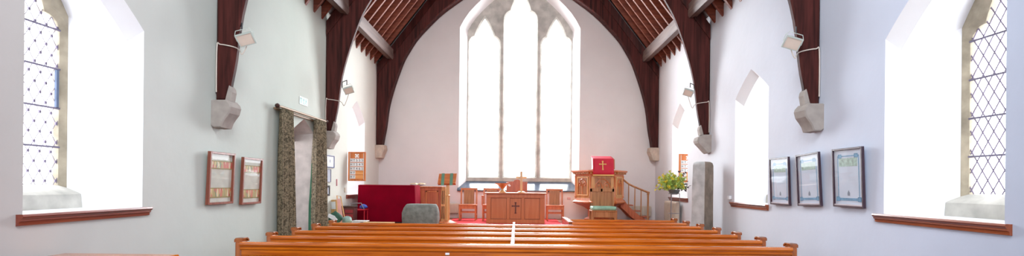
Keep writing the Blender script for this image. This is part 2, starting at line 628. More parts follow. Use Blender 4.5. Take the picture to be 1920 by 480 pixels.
# ------------------------------------------------------------------ side windows
def side_window(i, s, yc, hw, spring, apex, detail=True):
    root = struct_root('window_%d' % i, (s * HW, yc, SILL))
    P = lambda a, z, c: (s * (HW + c), yc + a, z)
    r0 = arch(hw, SILL, spring, apex)
    r1 = arch(hw - .05, SILL, spring - .13, apex - .13)
    hw2 = .505
    r2 = arch(hw2, SILL, 3.33, 4.0)
    rv = MB().loft([[P(a, z, .0) for a, z in r0], [P(a, z, .14) for a, z in r1], [P(a, z, .66) for a, z in r2]])
    part('reveal', rv, 'reveal', root)
    light = cusped(.455, 1.58, 3.16, .28, 3.31, 3.84)
    st = MB().plate(arch(.60, 1.30, 3.40, 4.12), [light], .655, .80, lambda u, v, w: P(u, v, w), .045)
    part('stone_surround', st, 'stone_y', root, 'weathered stone surround of the lancet light')
    sb = MB()
    sl = [(SILL, .52), (1.495, .53), (1.51, .55), (1.585, .70), (1.585, .75), (SILL, .75)]
    v0 = [P(-.545, z, c) for z, c in sl]
    v1 = [P(.545, z, c) for z, c in sl]
    sb.loft([v0, v1], cap0=True, cap1=True)
    part('sill_stone', sb, 'stone_w', root, 'pale stone block under the leaded light')
    # glazing
    pl = MB().add([P(a * 1.03, z, .725) for a, z in light], [list(range(len(light)))])
    part('pane', pl, 'glass', root)
    if detail:
        ld = MB()
        def bar(p, q, w, c):
            ld.tube([P(p[0], p[1], c), P(q[0], q[1], c)], w, 5)
        dx, dz = .125, .195
        z_hi = 3.9
        for sg in (1, -1):
            for k in range(-12, 30):
                pts = []
                run = None
                m = 240
                for j in range(m + 1):
                    z = 1.55 + (z_hi - 1.55) * j / m
                    a = sg * ((z - 1.58) * dx / dz - k * dx + .03)
                    ins = inside((a, z), light)
                    if ins and run is None:
                        run = (a, z)
                    if not ins and run is not None:
                        bar(run, (a, z), .0066 if s > 0 else .0036, .715)
                        run = None
                    if ins:
                        last = (a, z)
        if s < 0:      # solder blobs at the crossings
            for i_ in range(-4, 5):
                for j_ in range(0, 13):
                    for o_ in (0, .5):
                        a, z = (i_ + o_) * dx, 1.58 + (j_ + o_) * dz - .03 * dz / dx
                        if inside((a, z), light):
                            ld.box(s * 4.712 - .006, s * 4.712 + .006, yc + a - .011, yc + a + .011, z - .013, z + .013)
        part('leading', ld, 'lead', root)
        sd = MB()
        for z in (1.975, 2.37, 2.77, 3.17):
            sd.tube([P(-.46, z, .70), P(.46, z, .70)], .011, 6)
        part('saddle_bar', sd, 'iron', root)
    return root


for i, w in enumerate(side_windows):
    side_window(i + 1, *w, detail=i < 5)
# hopper casement in the near left window
w1 = [o for o in COL.objects if o.name == 'window_1'][0]
part('casement_edge', MB().box(-4.712, -4.69, 5.425, 5.452, 2.38, 2.76), plain('casement_blue', (84, 100, 130), .5), w1, 'dark edge of a hopper casement')

# wooden sill boards under the side windows
def sill_board(n, s, y0, y1, mt):
    pr = [(0, SILL + .004), (-.055, SILL + .004), (-.062, SILL - .012), (-.05, SILL - .03), (-.04, SILL - .034), (-.04, SILL - .05),
          (-.026, SILL - .058), (-.022, SILL - .085), (0, SILL - .09)]
    mb = MB().prism([(s * (HW + a), z) for a, z in pr], 'Y', y0, y1)
    struct('trim_%d' % n, mb, mt)
sill_board(2, -1, 4.26, 5.78, 'sillwood_l')
sill_board(3, 1, 4.30, 5.92, 'sillwood')
sill_board(4, 1, 8.46, 9.90, 'sillwood')
sill_board(5, -1, 12.5, 14.0, 'sillwood_l')
sill_board(6, 1, 12.45, 13.9, 'sillwood_l')

# ------------------------------------------------------------------ chancel window
root = struct_root('window_9', (WX, YB, 1.46))
rv = MB().loft([[(x, YB, z) for x, z in W_OUT], [(x, YB + .34, z) for x, z in W_IN]])
part('reveal', rv, 'reveal', root)
YW = YB + .34
L1 = [(x - .99, z) for x, z in cusped(.43, 1.88, 5.78, .27, 5.98, 6.54)]
L2 = [(x + .07, z) for x, z in cusped(.46, 1.88, 6.50, .27, 6.74, 7.38)]
L3 = [(x + 1.12, z) for x, z in cusped(.42, 1.88, 5.78, .27, 5.98, 6.54)]
SO = big_arch(1.62, 1.62, 6.2, 7.75, [(1.5, 6.42), (1.36, 6.62), (1.2, 6.8), (1.02, 6.98), (.75, 7.2), (.4, 7.45)])
part('stone_tracery', MB().plate(SO, [L1, L2, L3], 0, .26, lambda u, v, w: (u, YW - .02 + w, v), .045), 'stone_w', root, 'pale stone mullions and cusped tracery')
gl = MB()
for Lt in (L1, L2, L3):
    gl.add([(x, YW + .16, z) for x, z in Lt], [list(range(len(Lt)))])
part('pane', gl, 'glass', root)
bars = MB()
for z in (2.35, 2.95, 4.05, 5.0, 5.85):
    for x0, x1 in ((-1.42, -.56), (-.39, .53), (.70, 1.54)):
        bars.tube([(x0, YW + .14, z - .0), (x1, YW + .14, z)], .007, 5)
part('saddle_bar', bars, 'iron', root)
sl = MB().prism([(YB - .10, 1.475), (YB - .10, 1.44), (YB + .36, 1.44), (YB + .36, 1.745), (YB + .32, 1.73)], 'X', WX - 1.77, WX + 1.77)
part('slate_sill', sl, 'slate', root, 'dark polished sloping slate sill')

# ------------------------------------------------------------------ porch doorway on the left
dr = struct_root('door_1', (-HW, DOOR[0], 0))
y0, y1 = DOOR[0] - DOOR[1], DOOR[0] + DOOR[1]
a0 = arch(DOOR[1], .004, DOOR[2], DOOR[3], .05)
a1 = arch(DOOR[1] - .03, .004, DOOR[2] - .03, DOOR[3] - .03, .05)
part('stone_arch', MB().loft([[(-HW, DOOR[0] + a, z) for a, z in a0], [(-HW - .34, DOOR[0] + a, z) for a, z in a1]]), 'door_stone', dr, 'pointed stone head of the doorway')
b1 = [(DOOR[0] + a, z) for a, z in arch(DOOR[1] + .2, -.01, DOOR[2] + .2, DOOR[3] + .2, .05)]
hole = [(y0 + .04, .003), (y1 - .02, .003), (y1 - .02, 2.44), (y0 + .04, 2.44)]
part('lintel', MB().plate(b1, [hole], 0, .12, lambda u, v, w: (-HW - .34 - w, u, v)), 'door_stone', dr)
pp = MB()
xa, xb = -HW - .44, -HW - 2.4
pp.quad((xa, y1 - .02, 0), (xb, y1 + .5, 0), (xb, y1 + .5, 2.6), (xa, y1 - .02, 2.6))
pp.quad((xa, y0 + .04, 0), (xb, y0 - .3, 0), (xb, y0 - .3, 2.6), (xa, y0 + .04, 2.6))
pp.quad((xb, y0 - .3, 0), (xb, y1 + .5, 0), (xb, y1 + .5, 2.6), (xb, y0 - .3, 2.6))
pp.quad((xa, y0 - .3, 2.6), (xb, y0 - .3, 2.6), (xb, y1 + .5, 2.6), (xa, y1 + .5, 2.6))
pp.quad((xa, y0 - .3, 0), (xb, y0 - .3, 0), (xb, y1 + .5, 0), (xa, y1 + .5, 0))
part('porch_wall', pp, 'grey_in', dr, 'plain grey plaster of the porch')
leaf = MB().prism([(-4.36, .02), (-4.36, 2.18), (-4.40, 2.30), (-4.50, 2.38), (-5.2, 2.38), (-5.2, .02)], 'Y', y0 + .06, y0 + .13)
lf = part('door_leaf', leaf, 'darkwood', dr, 'dark wooden door standing open')
part('door_knob', MB().lathe([(.0, 1.86), (.03, 1.87), (.04, 1.91), (.03, 1.95), (0, 1.96)], -4.45, y0 + .18, 12), 'black', lf)

# ------------------------------------------------------------------ roof timbers
PROF = [(3.83, 2.72), (3.795, 2.95), (3.74, 3.25), (3.66, 3.86), (3.50, 4.46), (3.28, 5.08), (3.12, 5.39), (2.88, 5.77), (2.55, 6.14),
        (2.15, 6.53), (1.64, 6.91), (1.1, 7.28), (.55, 7.66), (0, 8.05)]
def catmull(ps, k=3):
    out = []
    for i in range(len(ps) - 1):
        p0, p1, p2, p3 = [Vector(ps[max(0, min(len(ps) - 1, j))]) for j in (i - 1, i, i + 1, i + 2)]
        for j in range(k):
            t = j / k
            out.append(tuple(.5 * ((2 * p1) + (p2 - p0) * t + (2 * p0 - 5 * p1 + 4 * p2 - p3) * t * t + (3 * p1 - p0 - 3 * p2 + p3) * t ** 3)))
    return out + [tuple(ps[-1])]
INTR = catmull(PROF)

def truss(yf, th, label):
    t = thing('roof_truss', label, 'roof truss', (0, yf, 2.72), 'arched roof trusses')
    for s in (-1, 1):
        pts = [(s * x, z) for x, z in INTR] + [(0, 8.6), (s * 2.0, roofz(2.0)), (s * 3.995, roofz(4.0) + .02), (s * 3.995, 2.72)]
        mb = MB().prism(pts, 'Y', yf, yf + th, bev=.022)
        part('arched_brace', mb, 'truss', t, angle=25)
    pr = MB()
    for s in (-1, 1):
        pr.prism([(s * 3.98, roofz(4) + .02), (0, roofz(0) + .02), (0, roofz(0) - .28), (s * 3.98, roofz(4) - .28)], 'Y', yf - .03, yf + th + .03)
    part('principal_rafter', pr, 'truss', t)
    return t
T1 = truss(7.05, .10, 'nearest dark oak arched truss, framing the picture between the two big side windows')
T2 = truss(11.08, .12, 'middle dark oak arched truss, springing beside the curtained doorway')
T3 = truss(15.08, .30, 'farthest dark oak arched truss, set against the chancel wall around the big window')

def corbel(s, yf, w, top, label, mat='corbel', kind=0):
    x = lambda a: s * (HW - a)
    if kind == 0:
        pr = [(-.02, top), (.20, top), (.245, top - .05), (.258, top - .09), (.24, top - .16), (.235, top - .175), (.19, top - .235), (.155, top - .29), (.13, top - .36), (.03, top - .365), (-.02, top - .33)]
    elif kind == 1:
        pr = [(-.02, top), (.14, top), (.27, top - .06), (.29, top - .13), (.27, top - .18), (.19, top - .26), (.10, top - .36), (.06, top - .39), (-.02, top - .36)]
    else:
        pr = [(-.02, top), (.24, top), (.26, top - .12), (.2, top - .26), (.17, top - .36), (.02, top - .38), (-.02, top - .36)]
    mb = MB().prism([(x(a), z) for a, z in pr], 'Y', yf, yf + w, bev=.015)
    if kind < 2:   # small stop standing up against the timber
        z0 = top - .01
        mb.prism([(x(.135), z0), (x(.212), z0), (x(.232), z0 + .12), (x(.222), z0 + .17), (x(.19), z0 + .21), (x(.175), z0 + .16)], 'Y', yf + .07, yf + .20, bev=.008)
    return solo('stone_corbel', mb, mat, label, 'corbel', 'stone corbels under the roof trusses', angle=18)
corbel(-1, 6.96, .28, 2.71, 'grey stone corbel nearest on the left wall, above the brown framed pictures')
corbel(1, 6.96, .28, 2.74, 'grey stone corbel nearest on the right wall, above the row of dark framed posters')
corbel(-1, 10.98, .30, 2.71, 'grey stone corbel just behind the right-hand curtain on the left wall')
corbel(1, 10.98, .28, 2.71, 'tapering grey stone corbel right above the tall standing slab', kind=1)
corbel(-1, 15.02, .38, 2.72, 'warm stone corbel in the far left corner above the red covered organ', 'corbel_y', 2)
corbel(1, 15.02, .38, 2.72, 'warm stone corbel in the far right corner beyond the pulpit stairs', 'corbel_y', 2)

RAFT = {}
for s, side in ((-1, 'left'), (1, 'right')):
    for bay, ys in (('nearest and middle', [8.75 + .42 * k for k in range(6)]), ('middle and farthest', [11.50 + .42 * k for k in range(9)])):
        for y in ys:
            if s not in RAFT:
                o = bpy.data.objects.new('rafter', None)
                mb = MB().prism([(s * 3.998, SPR), (0, SPR + RSL * HW), (0, SPR + RSL * HW + BOARD), (s * 3.998, SPR + BOARD)], 'Y', -.035, .035)
                o = bpy.data.objects.new('rafter', mb.mesh('rafter', M['rafter'], (s * 3.998, 0, SPR)))
                RAFT[s] = o
            else:
                o = RAFT[s].copy()
            COL.objects.link(o)
            o.location = (s * 3.998, y, SPR)
            tag(o, 'red brown rafter of the %s roof slope between the %s trusses' % (side, bay), 'rafter', 'common rafters of the roof')
for s, side in ((-1, 'left'), (1, 'right')):
    for bay, ya, yb in (('between the nearest and middle trusses', 7.15, 11.08), ('between the middle and farthest trusses', 11.20, 15.08)):
        pr = [(s * 3.52, 5.18), (s * 3.545, 5.135), (s * 3.70, 5.16), (s * 3.74, 5.20), (s * 3.70, 5.36), (s * 3.60, 5.49), (s * 3.52, 5.42)]
        solo('purlin', MB().prism(pr, 'Y', ya, yb), 'purlin', 'greyish purlin under the %s rafters %s' % (side, bay), 'purlin', 'purlins of the roof')

# ------------------------------------------------------------------ flood lamps on the trusses
def flood(s, pos, tip, sc, post, label):
    """pos: lamp centre, tip: fixing point on the timber, post: (x outer, front y, cable z)"""
    t = thing('floodlight', label, 'floodlight', tip, 'floodlights on the roof trusses')
    d = Vector((-s * .35, -.75, -.62)).normalized()
    zx = Vector((0, 0, 1))
    rx = d.cross(zx).normalized()
    ry = rx.cross(d).normalized()
    R = Matrix((rx, ry, d)).transposed().to_4x4()
    Mx = Matrix.Translation(pos) @ R @ Matrix.Rotation(s * .42, 4, 'Z') @ Matrix.Scale(sc, 4)
    h = MB()
    fr = [(-.135, -.105), (.135, -.105), (.135, .105), (-.135, .105)]
    rings = []
    for k, z in ((.45, -.13), (.62, -.12), (.98, -.02), (1.0, 0), (1.0, .03), (.86, .032)):
        rings.append([Mx @ Vector((a * k, b * k, z)) for a, b in fr])
    h.loft(rings, cap0=True)
    part('housing', h, 'lamp', t)
    g = MB().add([Mx @ Vector((a * .88, b * .88, .024)) for a, b in fr], [[0, 1, 2, 3]])
    part('front_glass', g, 'lampglass', t, 'warm pale lamp glass')
    br = MB()
    P = [(-.145, 0, 0), (-.148, .08, -.05), (-.11, .14, -.08), (.11, .14, -.08), (.148, .08, -.05), (.145, 0, 0)]
    br.tube([Mx @ Vector(p) for p in P], .006 * sc, 6)
    part('bracket', br, 'lamp', t)
    am = MB()
    top = Mx @ Vector((0, .14, -.08))
    tp = Vector(tip)
    am.tube([tp + Vector((0, 0, -.12)), tp, Vector((top.x, top.y, tp.z)), top], .009, 6)
    part('arm', am, 'black', t, 'thin black fixing arm')
    cb = MB()
    px, py, pz = post
    st = Mx @ Vector((0, -.02, -.12))
    ps = [st, st + Vector((0, 0, -.12)), Vector((tip[0] * .5 + st.x * .5, st.y, pz - .10)), Vector((tip[0], py + .02, pz - .03)), Vector((tip[0] + s * .06, py - .012, pz + .0)),
          Vector((px - s * .06, py - .012, pz + .03)), Vector((px - s * .015, py - .012, pz)), Vector((px - s * .012, py - .012, pz - .6))]
    ps = [Vector(p) for p in catmull([tuple(p) for p in ps], 4)]
    cb.tube(ps, .008, 6)
    part('cable', cb, 'cable', t, 'cream cable looped over the timber')
    return t
flood(-1, (-3.55, 6.95, 3.50), (-3.70, 7.10, 3.70), .78, (-3.99, 7.05, 3.42), 'white floodlight on the nearest truss at the left, higher up and large in the picture')
flood(1, (3.57, 6.95, 3.52), (3.70, 7.10, 3.72), .78, (3.99, 7.05, 3.44), 'white floodlight on the nearest truss at the right, above the framed posters')
flood(-1, (-3.47, 10.95, 3.54), (-3.66, 11.12, 3.74), .70, (-3.99, 11.08, 3.34), 'small white floodlight on the middle truss at the left, above the hymn board')
flood(1, (3.50, 10.95, 3.56), (3.68, 11.12, 3.75), .70, (3.99, 11.08, 3.36), 'small white floodlight on the middle truss at the right, above the standing slab')

# ------------------------------------------------------------------ pictures on the walls
def picture_root(s, yc, zc, label, cat, name, tilt, lean, group, h):
    t = thing(name, label, cat, (s * HW, yc, zc), group)
    if s > 0:   # local +X points into the room
        t.rotation_euler = (lean, tilt, PI)
    else:
        t.rotation_euler = (lean, tilt, 0)
    return t
# local frame of a picture: x out of the wall, y along it, z up
def frame_ring(w, h, fw, d):
    mb = MB()
    mb.box(0, d, -w / 2, -w / 2 + fw, -h / 2, h / 2, .003)
    mb.box(0, d, w / 2 - fw, w / 2, -h / 2, h / 2, .003)
    mb.box(0, d, -w / 2 + fw, w / 2 - fw, -h / 2, -h / 2 + fw, .003)
    mb.box(0, d, -w / 2 + fw, w / 2 - fw, h / 2 - fw, h / 2, .003)
    return mb

def embroidered(yc, zc, w, h, label, dark):
    t = picture_root(-1, yc, zc, label, 'picture', 'framed_sampler', .042, 0, 'brown framed samplers', h)
    t.location.x += .035
    part('frame', frame_ring(w, h, .03, .045), 'frame_brown', t, local=True)
    part('backing', MB().box(.004, .014, -w / 2 + .02, w / 2 - .02, -h / 2 + .02, h / 2 - .02), 'mount', t, local=True)
    m, nt, b = base_mat('embroidered_band')
    tc = nt.nodes.new('ShaderNodeTexCoord')
    mp = nt.nodes.new('ShaderNodeMapping')
    mp.inputs['Scale'].default_value = (1, 34, 9)
    v = nt.nodes.new('ShaderNodeTexVoronoi')
    v.inputs['Scale'].default_value = 1
    nt.links.new(tc.outputs['Object'], mp.inputs['Vector'])
    nt.links.new(mp.outputs['Vector'], v.inputs['Vector'])
    r = nt.nodes.new('ShaderNodeValToRGB')
    r.color_ramp.interpolation = 'CONSTANT'
    cols = [(176, 160, 104), (196, 96, 84), (206, 190, 130), (120, 140, 104), (220, 206, 170), (198, 120, 96)]
    while len(r.color_ramp.elements) < len(cols):
        r.color_ramp.elements.new(.5)
    for k, (e, c) in enumerate(zip(r.color_ramp.elements, cols)):
        e.position = k / len(cols)
        e.color = srgb(*c)
    sp = nt.nodes.new('ShaderNodeSeparateColor')
    nt.links.new(v.outputs['Color'], sp.inputs[0])
    nt.links.new(sp.outputs[0], r.inputs['Fac'])
    nt.links.new(r.outputs['Color'], b.inputs['Base Color'])
    bd = MB()
    iw = w / 2 - .03
    bd.box(.013, .018, -iw, iw, -h / 2 + .10, -h / 2 + .21)
    part('embroidered_band', bd, m, t, 'colourful embroidered row at the bottom', local=True)
    part('embroidered_band', MB().box(.013, .018, -iw, iw, h / 2 - .21, h / 2 - .125), m, t, 'colourful embroidered row at the top', local=True)
    ed = MB()
    for z in (-h / 2 + .092, -h / 2 + .213, h / 2 - .218, h / 2 - .12):
        ed.box(.013, .019, -iw, iw, z - .006, z + .006)
    part('band_edging', ed, plain('olive_edging', (150, 140, 84), .7), t, local=True)
    part('glass', MB().quad((.03, -iw, -h / 2 + .03), (.03, iw, -h / 2 + .03), (.03, iw, h / 2 - .03), (.03, -iw, h / 2 - .03)), 'picglass', t, local=True)
    return t
embroidered(7.11, 1.685, .60, .69, 'brown framed sampler on the left wall, the larger and nearer of the two', 1)
embroidered(7.93, 1.655, .58, .685, 'brown framed sampler on the left wall, nearer the curtained doorway', 0)

def poster(yc, zc, w, h, label, lean, tilt):
    t = picture_root(1, yc, zc, label, 'picture', 'framed_poster', tilt, lean, 'dark framed posters', h)
    t.location.x -= .035
    part('frame', frame_ring(w, h, .022, .035), 'frame_dark', t, local=True)
    part('print', MB().box(.004, .012, -w / 2 + .015, w / 2 - .015, -h / 2 + .015, h / 2 - .015), 'poster', t, local=True)
    iw, ih = w / 2 - .085, h / 2 - .09
    bd = MB()
    e = .012
    bd.box(.0125, .0145, -iw, iw, -ih - .01, -ih + .022)
    bd.box(.0125, .0145, -iw, -iw + e, -ih, ih)
    bd.box(.0125, .0145, iw - e, iw, -ih, ih)
    bd.box(.0125, .0145, -iw, iw, ih - e, ih)
    for sg in (-1, 1):
        bd.box(.0125, .0148, sg * iw - .03, sg * iw + .03, -ih - .018, -ih + .035, .006)
        bd.box(.0125, .0148, sg * (iw - .05) - .03, sg * (iw - .05) + .03, ih - .03, ih + .018, .006)
    part('printed_border', bd, 'posterblue', t, 'blue printed border with scrolled corners', local=True)
    hd = MB().box(.0125, .0142, -iw + .03, iw - .03, ih - .13, ih - .03)
    part('printed_header', hd, 'postergreen', t, 'faint green and blue header', local=True)
    cr = MB().prism([(-.02, -ih + .05), (.02, -ih + .05), (.022, -ih + .08), (0, -ih + .115), (-.022, -ih + .08)], 'X', .0125, .0145)
    part('crest', cr, 'posterink', t, 'small dark crest', local=True)
    part('lower_slip', MB().box(.012, .03, -w / 2 + .022, w / 2 - .022, -h / 2 + .022, -h / 2 + .036), 'silver', t, local=True)
    part('glass', MB().quad((.026, -w / 2 + .02, -h / 2 + .02), (.026, w / 2 - .02, -h / 2 + .02), (.026, w / 2 - .02, h / 2 - .02), (.026, -w / 2 + .02, h / 2 - .02)), 'picglass', t, local=True)
    return t
poster(8.01, 1.73, .58, .71, 'dark framed blue-bordered poster on the right wall, farthest of three, beside the middle window', 0, .040)
poster(7.22, 1.745, .57, .71, 'dark framed blue-bordered poster on the right wall, the middle one hanging crooked', .035, .040)
poster(6.36, 1.762, .58, .71, 'dark framed blue-bordered poster on the right wall, nearest of three, beside the near window', 0, .040)

# ------------------------------------------------------------------ curtains and doorway fittings
def curtain(y0, y1, y0b, y1b, z0, z1, folds, label, ph=0, mat='curtain'):
    mb = MB()
    nu, nv = folds * 10, 14
    vs, fs = [], []
    for j in range(nv + 1):
        t = j / nv
        z = z1 + (z0 - z1) * t
        ya, yb = y0 + (y0b - y0) * t, y1 + (y1b - y1) * t
        amp = .035 + .032 * min(1, t * 3)
        for i in range(nu + 1):
            u = i / nu
            th = u * folds * 2 * PI + ph + .5 * math.sin(3 * t + u * 5)
            vs.append((-HW + .11 + amp * math.sin(th) + .012 * math.sin(th * 2.3 + 1), ya + (yb - ya) * u + .012 * math.cos(th), z))
    n = nu + 1
    for j in range(nv):
        for i in range(nu):
            fs.append([j * n + i, j * n + i + 1, (j + 1) * n + i + 1, (j + 1) * n + i])
    mb.add(vs, fs)
    o = solo('curtain', mb, mat, label, 'curtain', 'curtains of the doorway', angle=80)
    m = o.modifiers.new('thick', 'SOLIDIFY')
    m.thickness = .006
    return o
curtain(8.76, 9.27, 8.74, 9.40, .04, 2.86, 4, 'dark olive patterned curtain at the near side of the doorway, the wider one')
curtain(10.25, 10.80, 10.12, 10.80, .04, 2.86, 4, 'dark olive patterned curtain at the far side of the doorway, beside the corbel', 1.3)
solo('curtain', curtain_lining := MB().tube([(-HW + .10, 10.06, .05), (-HW + .10, 10.06, 1.2), (-HW + .10, 10.14, 2.0)], [.03, .022, .006], 8), 'curtain_green',
     'strip of green lining showing beside the far curtain', 'curtain lining')
t = thing('curtain_rod', 'brass curtain rod above the doorway on the left wall', 'curtain rod', (-HW, 9.8, 2.88))
part('rod', MB().tube([(-HW + .10, 8.68, 2.885), (-HW + .10, 10.86, 2.885)], .022, 10), 'brass', t)
part('pelmet_rail', MB().box(-HW + .02, -HW + .05, 8.72, 10.82, 2.83, 2.87, .004), 'brass', t)
for y in (8.66, 10.88):
    part('finial', MB().lathe([(0, 2.845), (.03, 2.86), (.042, 2.885), (.03, 2.91), (0, 2.925)], -HW + .10, y, 12), 'darkwood', t)
for y in (8.75, 10.80):
    part('bracket', MB().box(-HW, -HW + .10, y - .012, y + .012, 2.85, 2.87, .003), 'brass', t)

t = thing('exit_sign', 'pale green and white exit sign with running figure above the doorway', 'sign', (-HW, 9.95, 3.08))
part('panel', MB().box(-HW + .002, -HW + .012, 9.77, 10.13, 3.08, 3.22), 'exit_white', t)
ic = MB()
xs = -HW + .012
def flat(pts):
    ic.prism(pts, 'X', xs, xs + .003)
flat([(9.79, 3.10), (9.815, 3.10), (9.815, 3.20), (9.79, 3.20)])
flat([(9.84, 3.10), (9.865, 3.10), (9.865, 3.20), (9.84, 3.20)])
flat([(9.79, 3.185), (9.865, 3.185), (9.865, 3.20), (9.79, 3.20)])
flat([(9.935, 3.09), (9.955, 3.09), (9.955, 3.16), (9.985, 3.16), (9.945, 3.21), (9.905, 3.16), (9.935, 3.16)])
flat([(10.045, 3.185), (10.06, 3.18), (10.07, 3.19), (10.068, 3.205), (10.055, 3.212), (10.043, 3.203)])
flat([(10.02, 3.165), (10.06, 3.178), (10.075, 3.15), (10.10, 3.145), (10.10, 3.155), (10.08, 3.16), (10.065, 3.18), (10.02, 3.175)])
flat([(10.04, 3.175), (10.062, 3.17), (10.055, 3.135), (10.085, 3.115), (10.08, 3.095), (10.068, 3.095), (10.07, 3.11), (10.035, 3.13), (10.01, 3.10), (9.985, 3.10), (9.985, 3.11), (10.005, 3.115), (10.028, 3.145)])
part('pictogram', ic, 'exit_green', t, 'green door, arrow and running figure')

# notices on the wall behind the curtain
def notice(y0, y1, z0, z1, fr, inner, fw, label, name='framed_notice'):
    t = thing(name, label, 'notice', (-HW, (y0 + y1) / 2, z0), 'framed notices behind the curtain')
    f = MB()
    X0, X1 = -HW + .002, -HW + .025
    f.box(X0, X1, y0, y0 + fw, z0, z1)
    f.box(X0, X1, y1 - fw, y1, z0, z1)
    f.box(X0, X1, y0 + fw, y1 - fw, z0, z0 + fw)
    f.box(X0, X1, y0 + fw, y1 - fw, z1 - fw, z1)
    part('frame', f, fr, t)
    part('sheet', MB().box(X0, X0 + .012, y0 + fw, y1 - fw, z0 + fw, z1 - fw), inner, t)
    return t
t = notice(11.12, 11.62, 1.96, 2.22, 'bluefr', 'paper', .018, 'white certificate in a blue frame on the left wall under the corbel')
part('emblem', MB().box(-HW + .014, -HW + .016, 11.34, 11.40, 2.07, 2.13), 'greypaper', t)
notice(11.12, 11.42, 1.65, 1.93, 'greyfr', 'greypaper', .01, 'grey printed notice in a thin frame below the blue framed certificate')
t = notice(11.12, 11.36, 1.36, 1.58, 'ink', 'greypaper', .04, 'small picture in a heavy dark frame, lowest of the notices')
solo('thermometer', MB().box(-HW + .001, -HW + .018, 11.81, 11.845, 1.57, 1.72, .004), 'thermo', 'thin reddish thermometer fixed on the left wall before the window', 'thermometer')
solo('wall_socket', MB().box(-HW + .001, -HW + .02, 12.36, 12.44, 1.42, 1.53, .006), 'radiator', 'small box on the left wall beside the hymn board sill', 'socket')
solo('wall_socket', MB().box(HW - .05, HW - .001, 9.92, 10.01, 1.40, 1.47, .008), 'paper', 'small white box on the right wall at the end of the middle sill', 'socket')
solo('wall_socket', MB().box(1.46, 1.56, YB - .02, YB - .001, 1.22, 1.29, .006), 'pinkish', 'small pinkish socket plate on the chancel wall under the slate sill', 'socket')

# ------------------------------------------------------------------ hymn boards
def hymn_board(x, y, z0, w, h, rows, label):
    t = thing('hymn_board', label, 'hymn board', (x, y, z0), 'hymn boards')
    fr = MB()
    fw = .045
    for a, b in ((x - w / 2, x - w / 2 + fw), (x + w / 2 - fw, x + w / 2)):
        fr.box(a, b, y - .02, y + .02, z0, z0 + h, .004)
    fr.box(x - w / 2 + fw, x + w / 2 - fw, y - .02, y + .02, z0, z0 + .035, .004)
    fr.box(x - w / 2 + fw, x + w / 2 - fw, y - .02, y + .02, z0 + h - .03, z0 + h, .004)
    part('frame', fr, 'board_or', t)
    part('back_board', MB().box(x - w / 2 + .02, x + w / 2 - .02, y - .004, y + .012, z0 + .02, z0 + h - .015), 'board_or', t)
    edge = MB()
    for sg in (-1, 1):
        edge.box(x + sg * (w / 2 - fw) - .006, x + sg * (w / 2 - fw) + .006, y - .024, y - .018, z0 + .03, z0 + h - .03)
    part('edge_strip', edge, 'cable', t, 'pale beading')
    # white cross emblem
    cz = z0 + h - .095
    em = MB()
    for k in range(4):
        th = PI / 4 + k * PI / 2
        c, s_ = math.cos(th), math.sin(th)
        pts = [(.006, -.008), (.05, -.022), (.056, 0), (.05, .022), (.006, .008)]
        em.prism([(x + c * a - s_ * b, cz + s_ * a + c * b) for a, b in pts], 'Y', y - .014, y - .004)
    part('emblem', em, 'white', t, 'white saltire cross')
    rh = .098
    for k, (txt, full) in enumerate(rows):
        zc = z0 + h - .20 - k * rh
        sl = part('slat', MB().box(x - w / 2 + fw, x + w / 2 - fw, y - .012, y - .004, zc - .044, zc + .042, .003), 'board_lt', t)
        iw = w - 2 * fw
        n = len(txt)
        for j, ch in enumerate(txt):
            if ch == ' ':
                continue
            cx = x - iw / 2 + iw * (j + .5) / 5
            part('card', MB().box(cx - iw / 10 + .0005, cx + iw / 10 - .0005, y - .017, y - .012, zc - .042, zc + .041), 'white', sl)
            Tm = Matrix.Translation((cx, y - .0185, zc - .002)) @ Matrix.Rotation(PI / 2, 4, 'X') @ Matrix.Scale(.8, 4, (1, 0, 0))
            part('character', MB().text(ch, .086, Tm), 'ink', sl)
    return t
hymn_board(-3.785, 12.62, 1.685, .415, .69, [('HY555', 1), ('HY549', 1), ('HY465', 1), ('HY', 0), ('HY', 0)],
           'orange wooden hymn board with three hymn numbers, hanging by the far left window')
hymn_board(4.13, 12.9, 1.73, .43, .69, [('HY45', 1), ('HY45', 1), ('HY4', 1), ('HY', 0), ('HY', 0)],
           'orange wooden hymn board half hidden in the far right window recess behind the flowers')

# ------------------------------------------------------------------ pews
PX = 3.46
def pew_end(mb, x0, x1, cap=True, depth=.46):
    pr = [(0, 0), (0, .885), (.02, .915), (.045, .93), (.13, .93), (.155, .915), (.17, .88), (.185, .74), (.23, .66), (.36, .61), (depth - .02, .60), (depth, .57), (depth, 0)]
    mb.prism(pr, 'X', x0, x1, bev=.008)

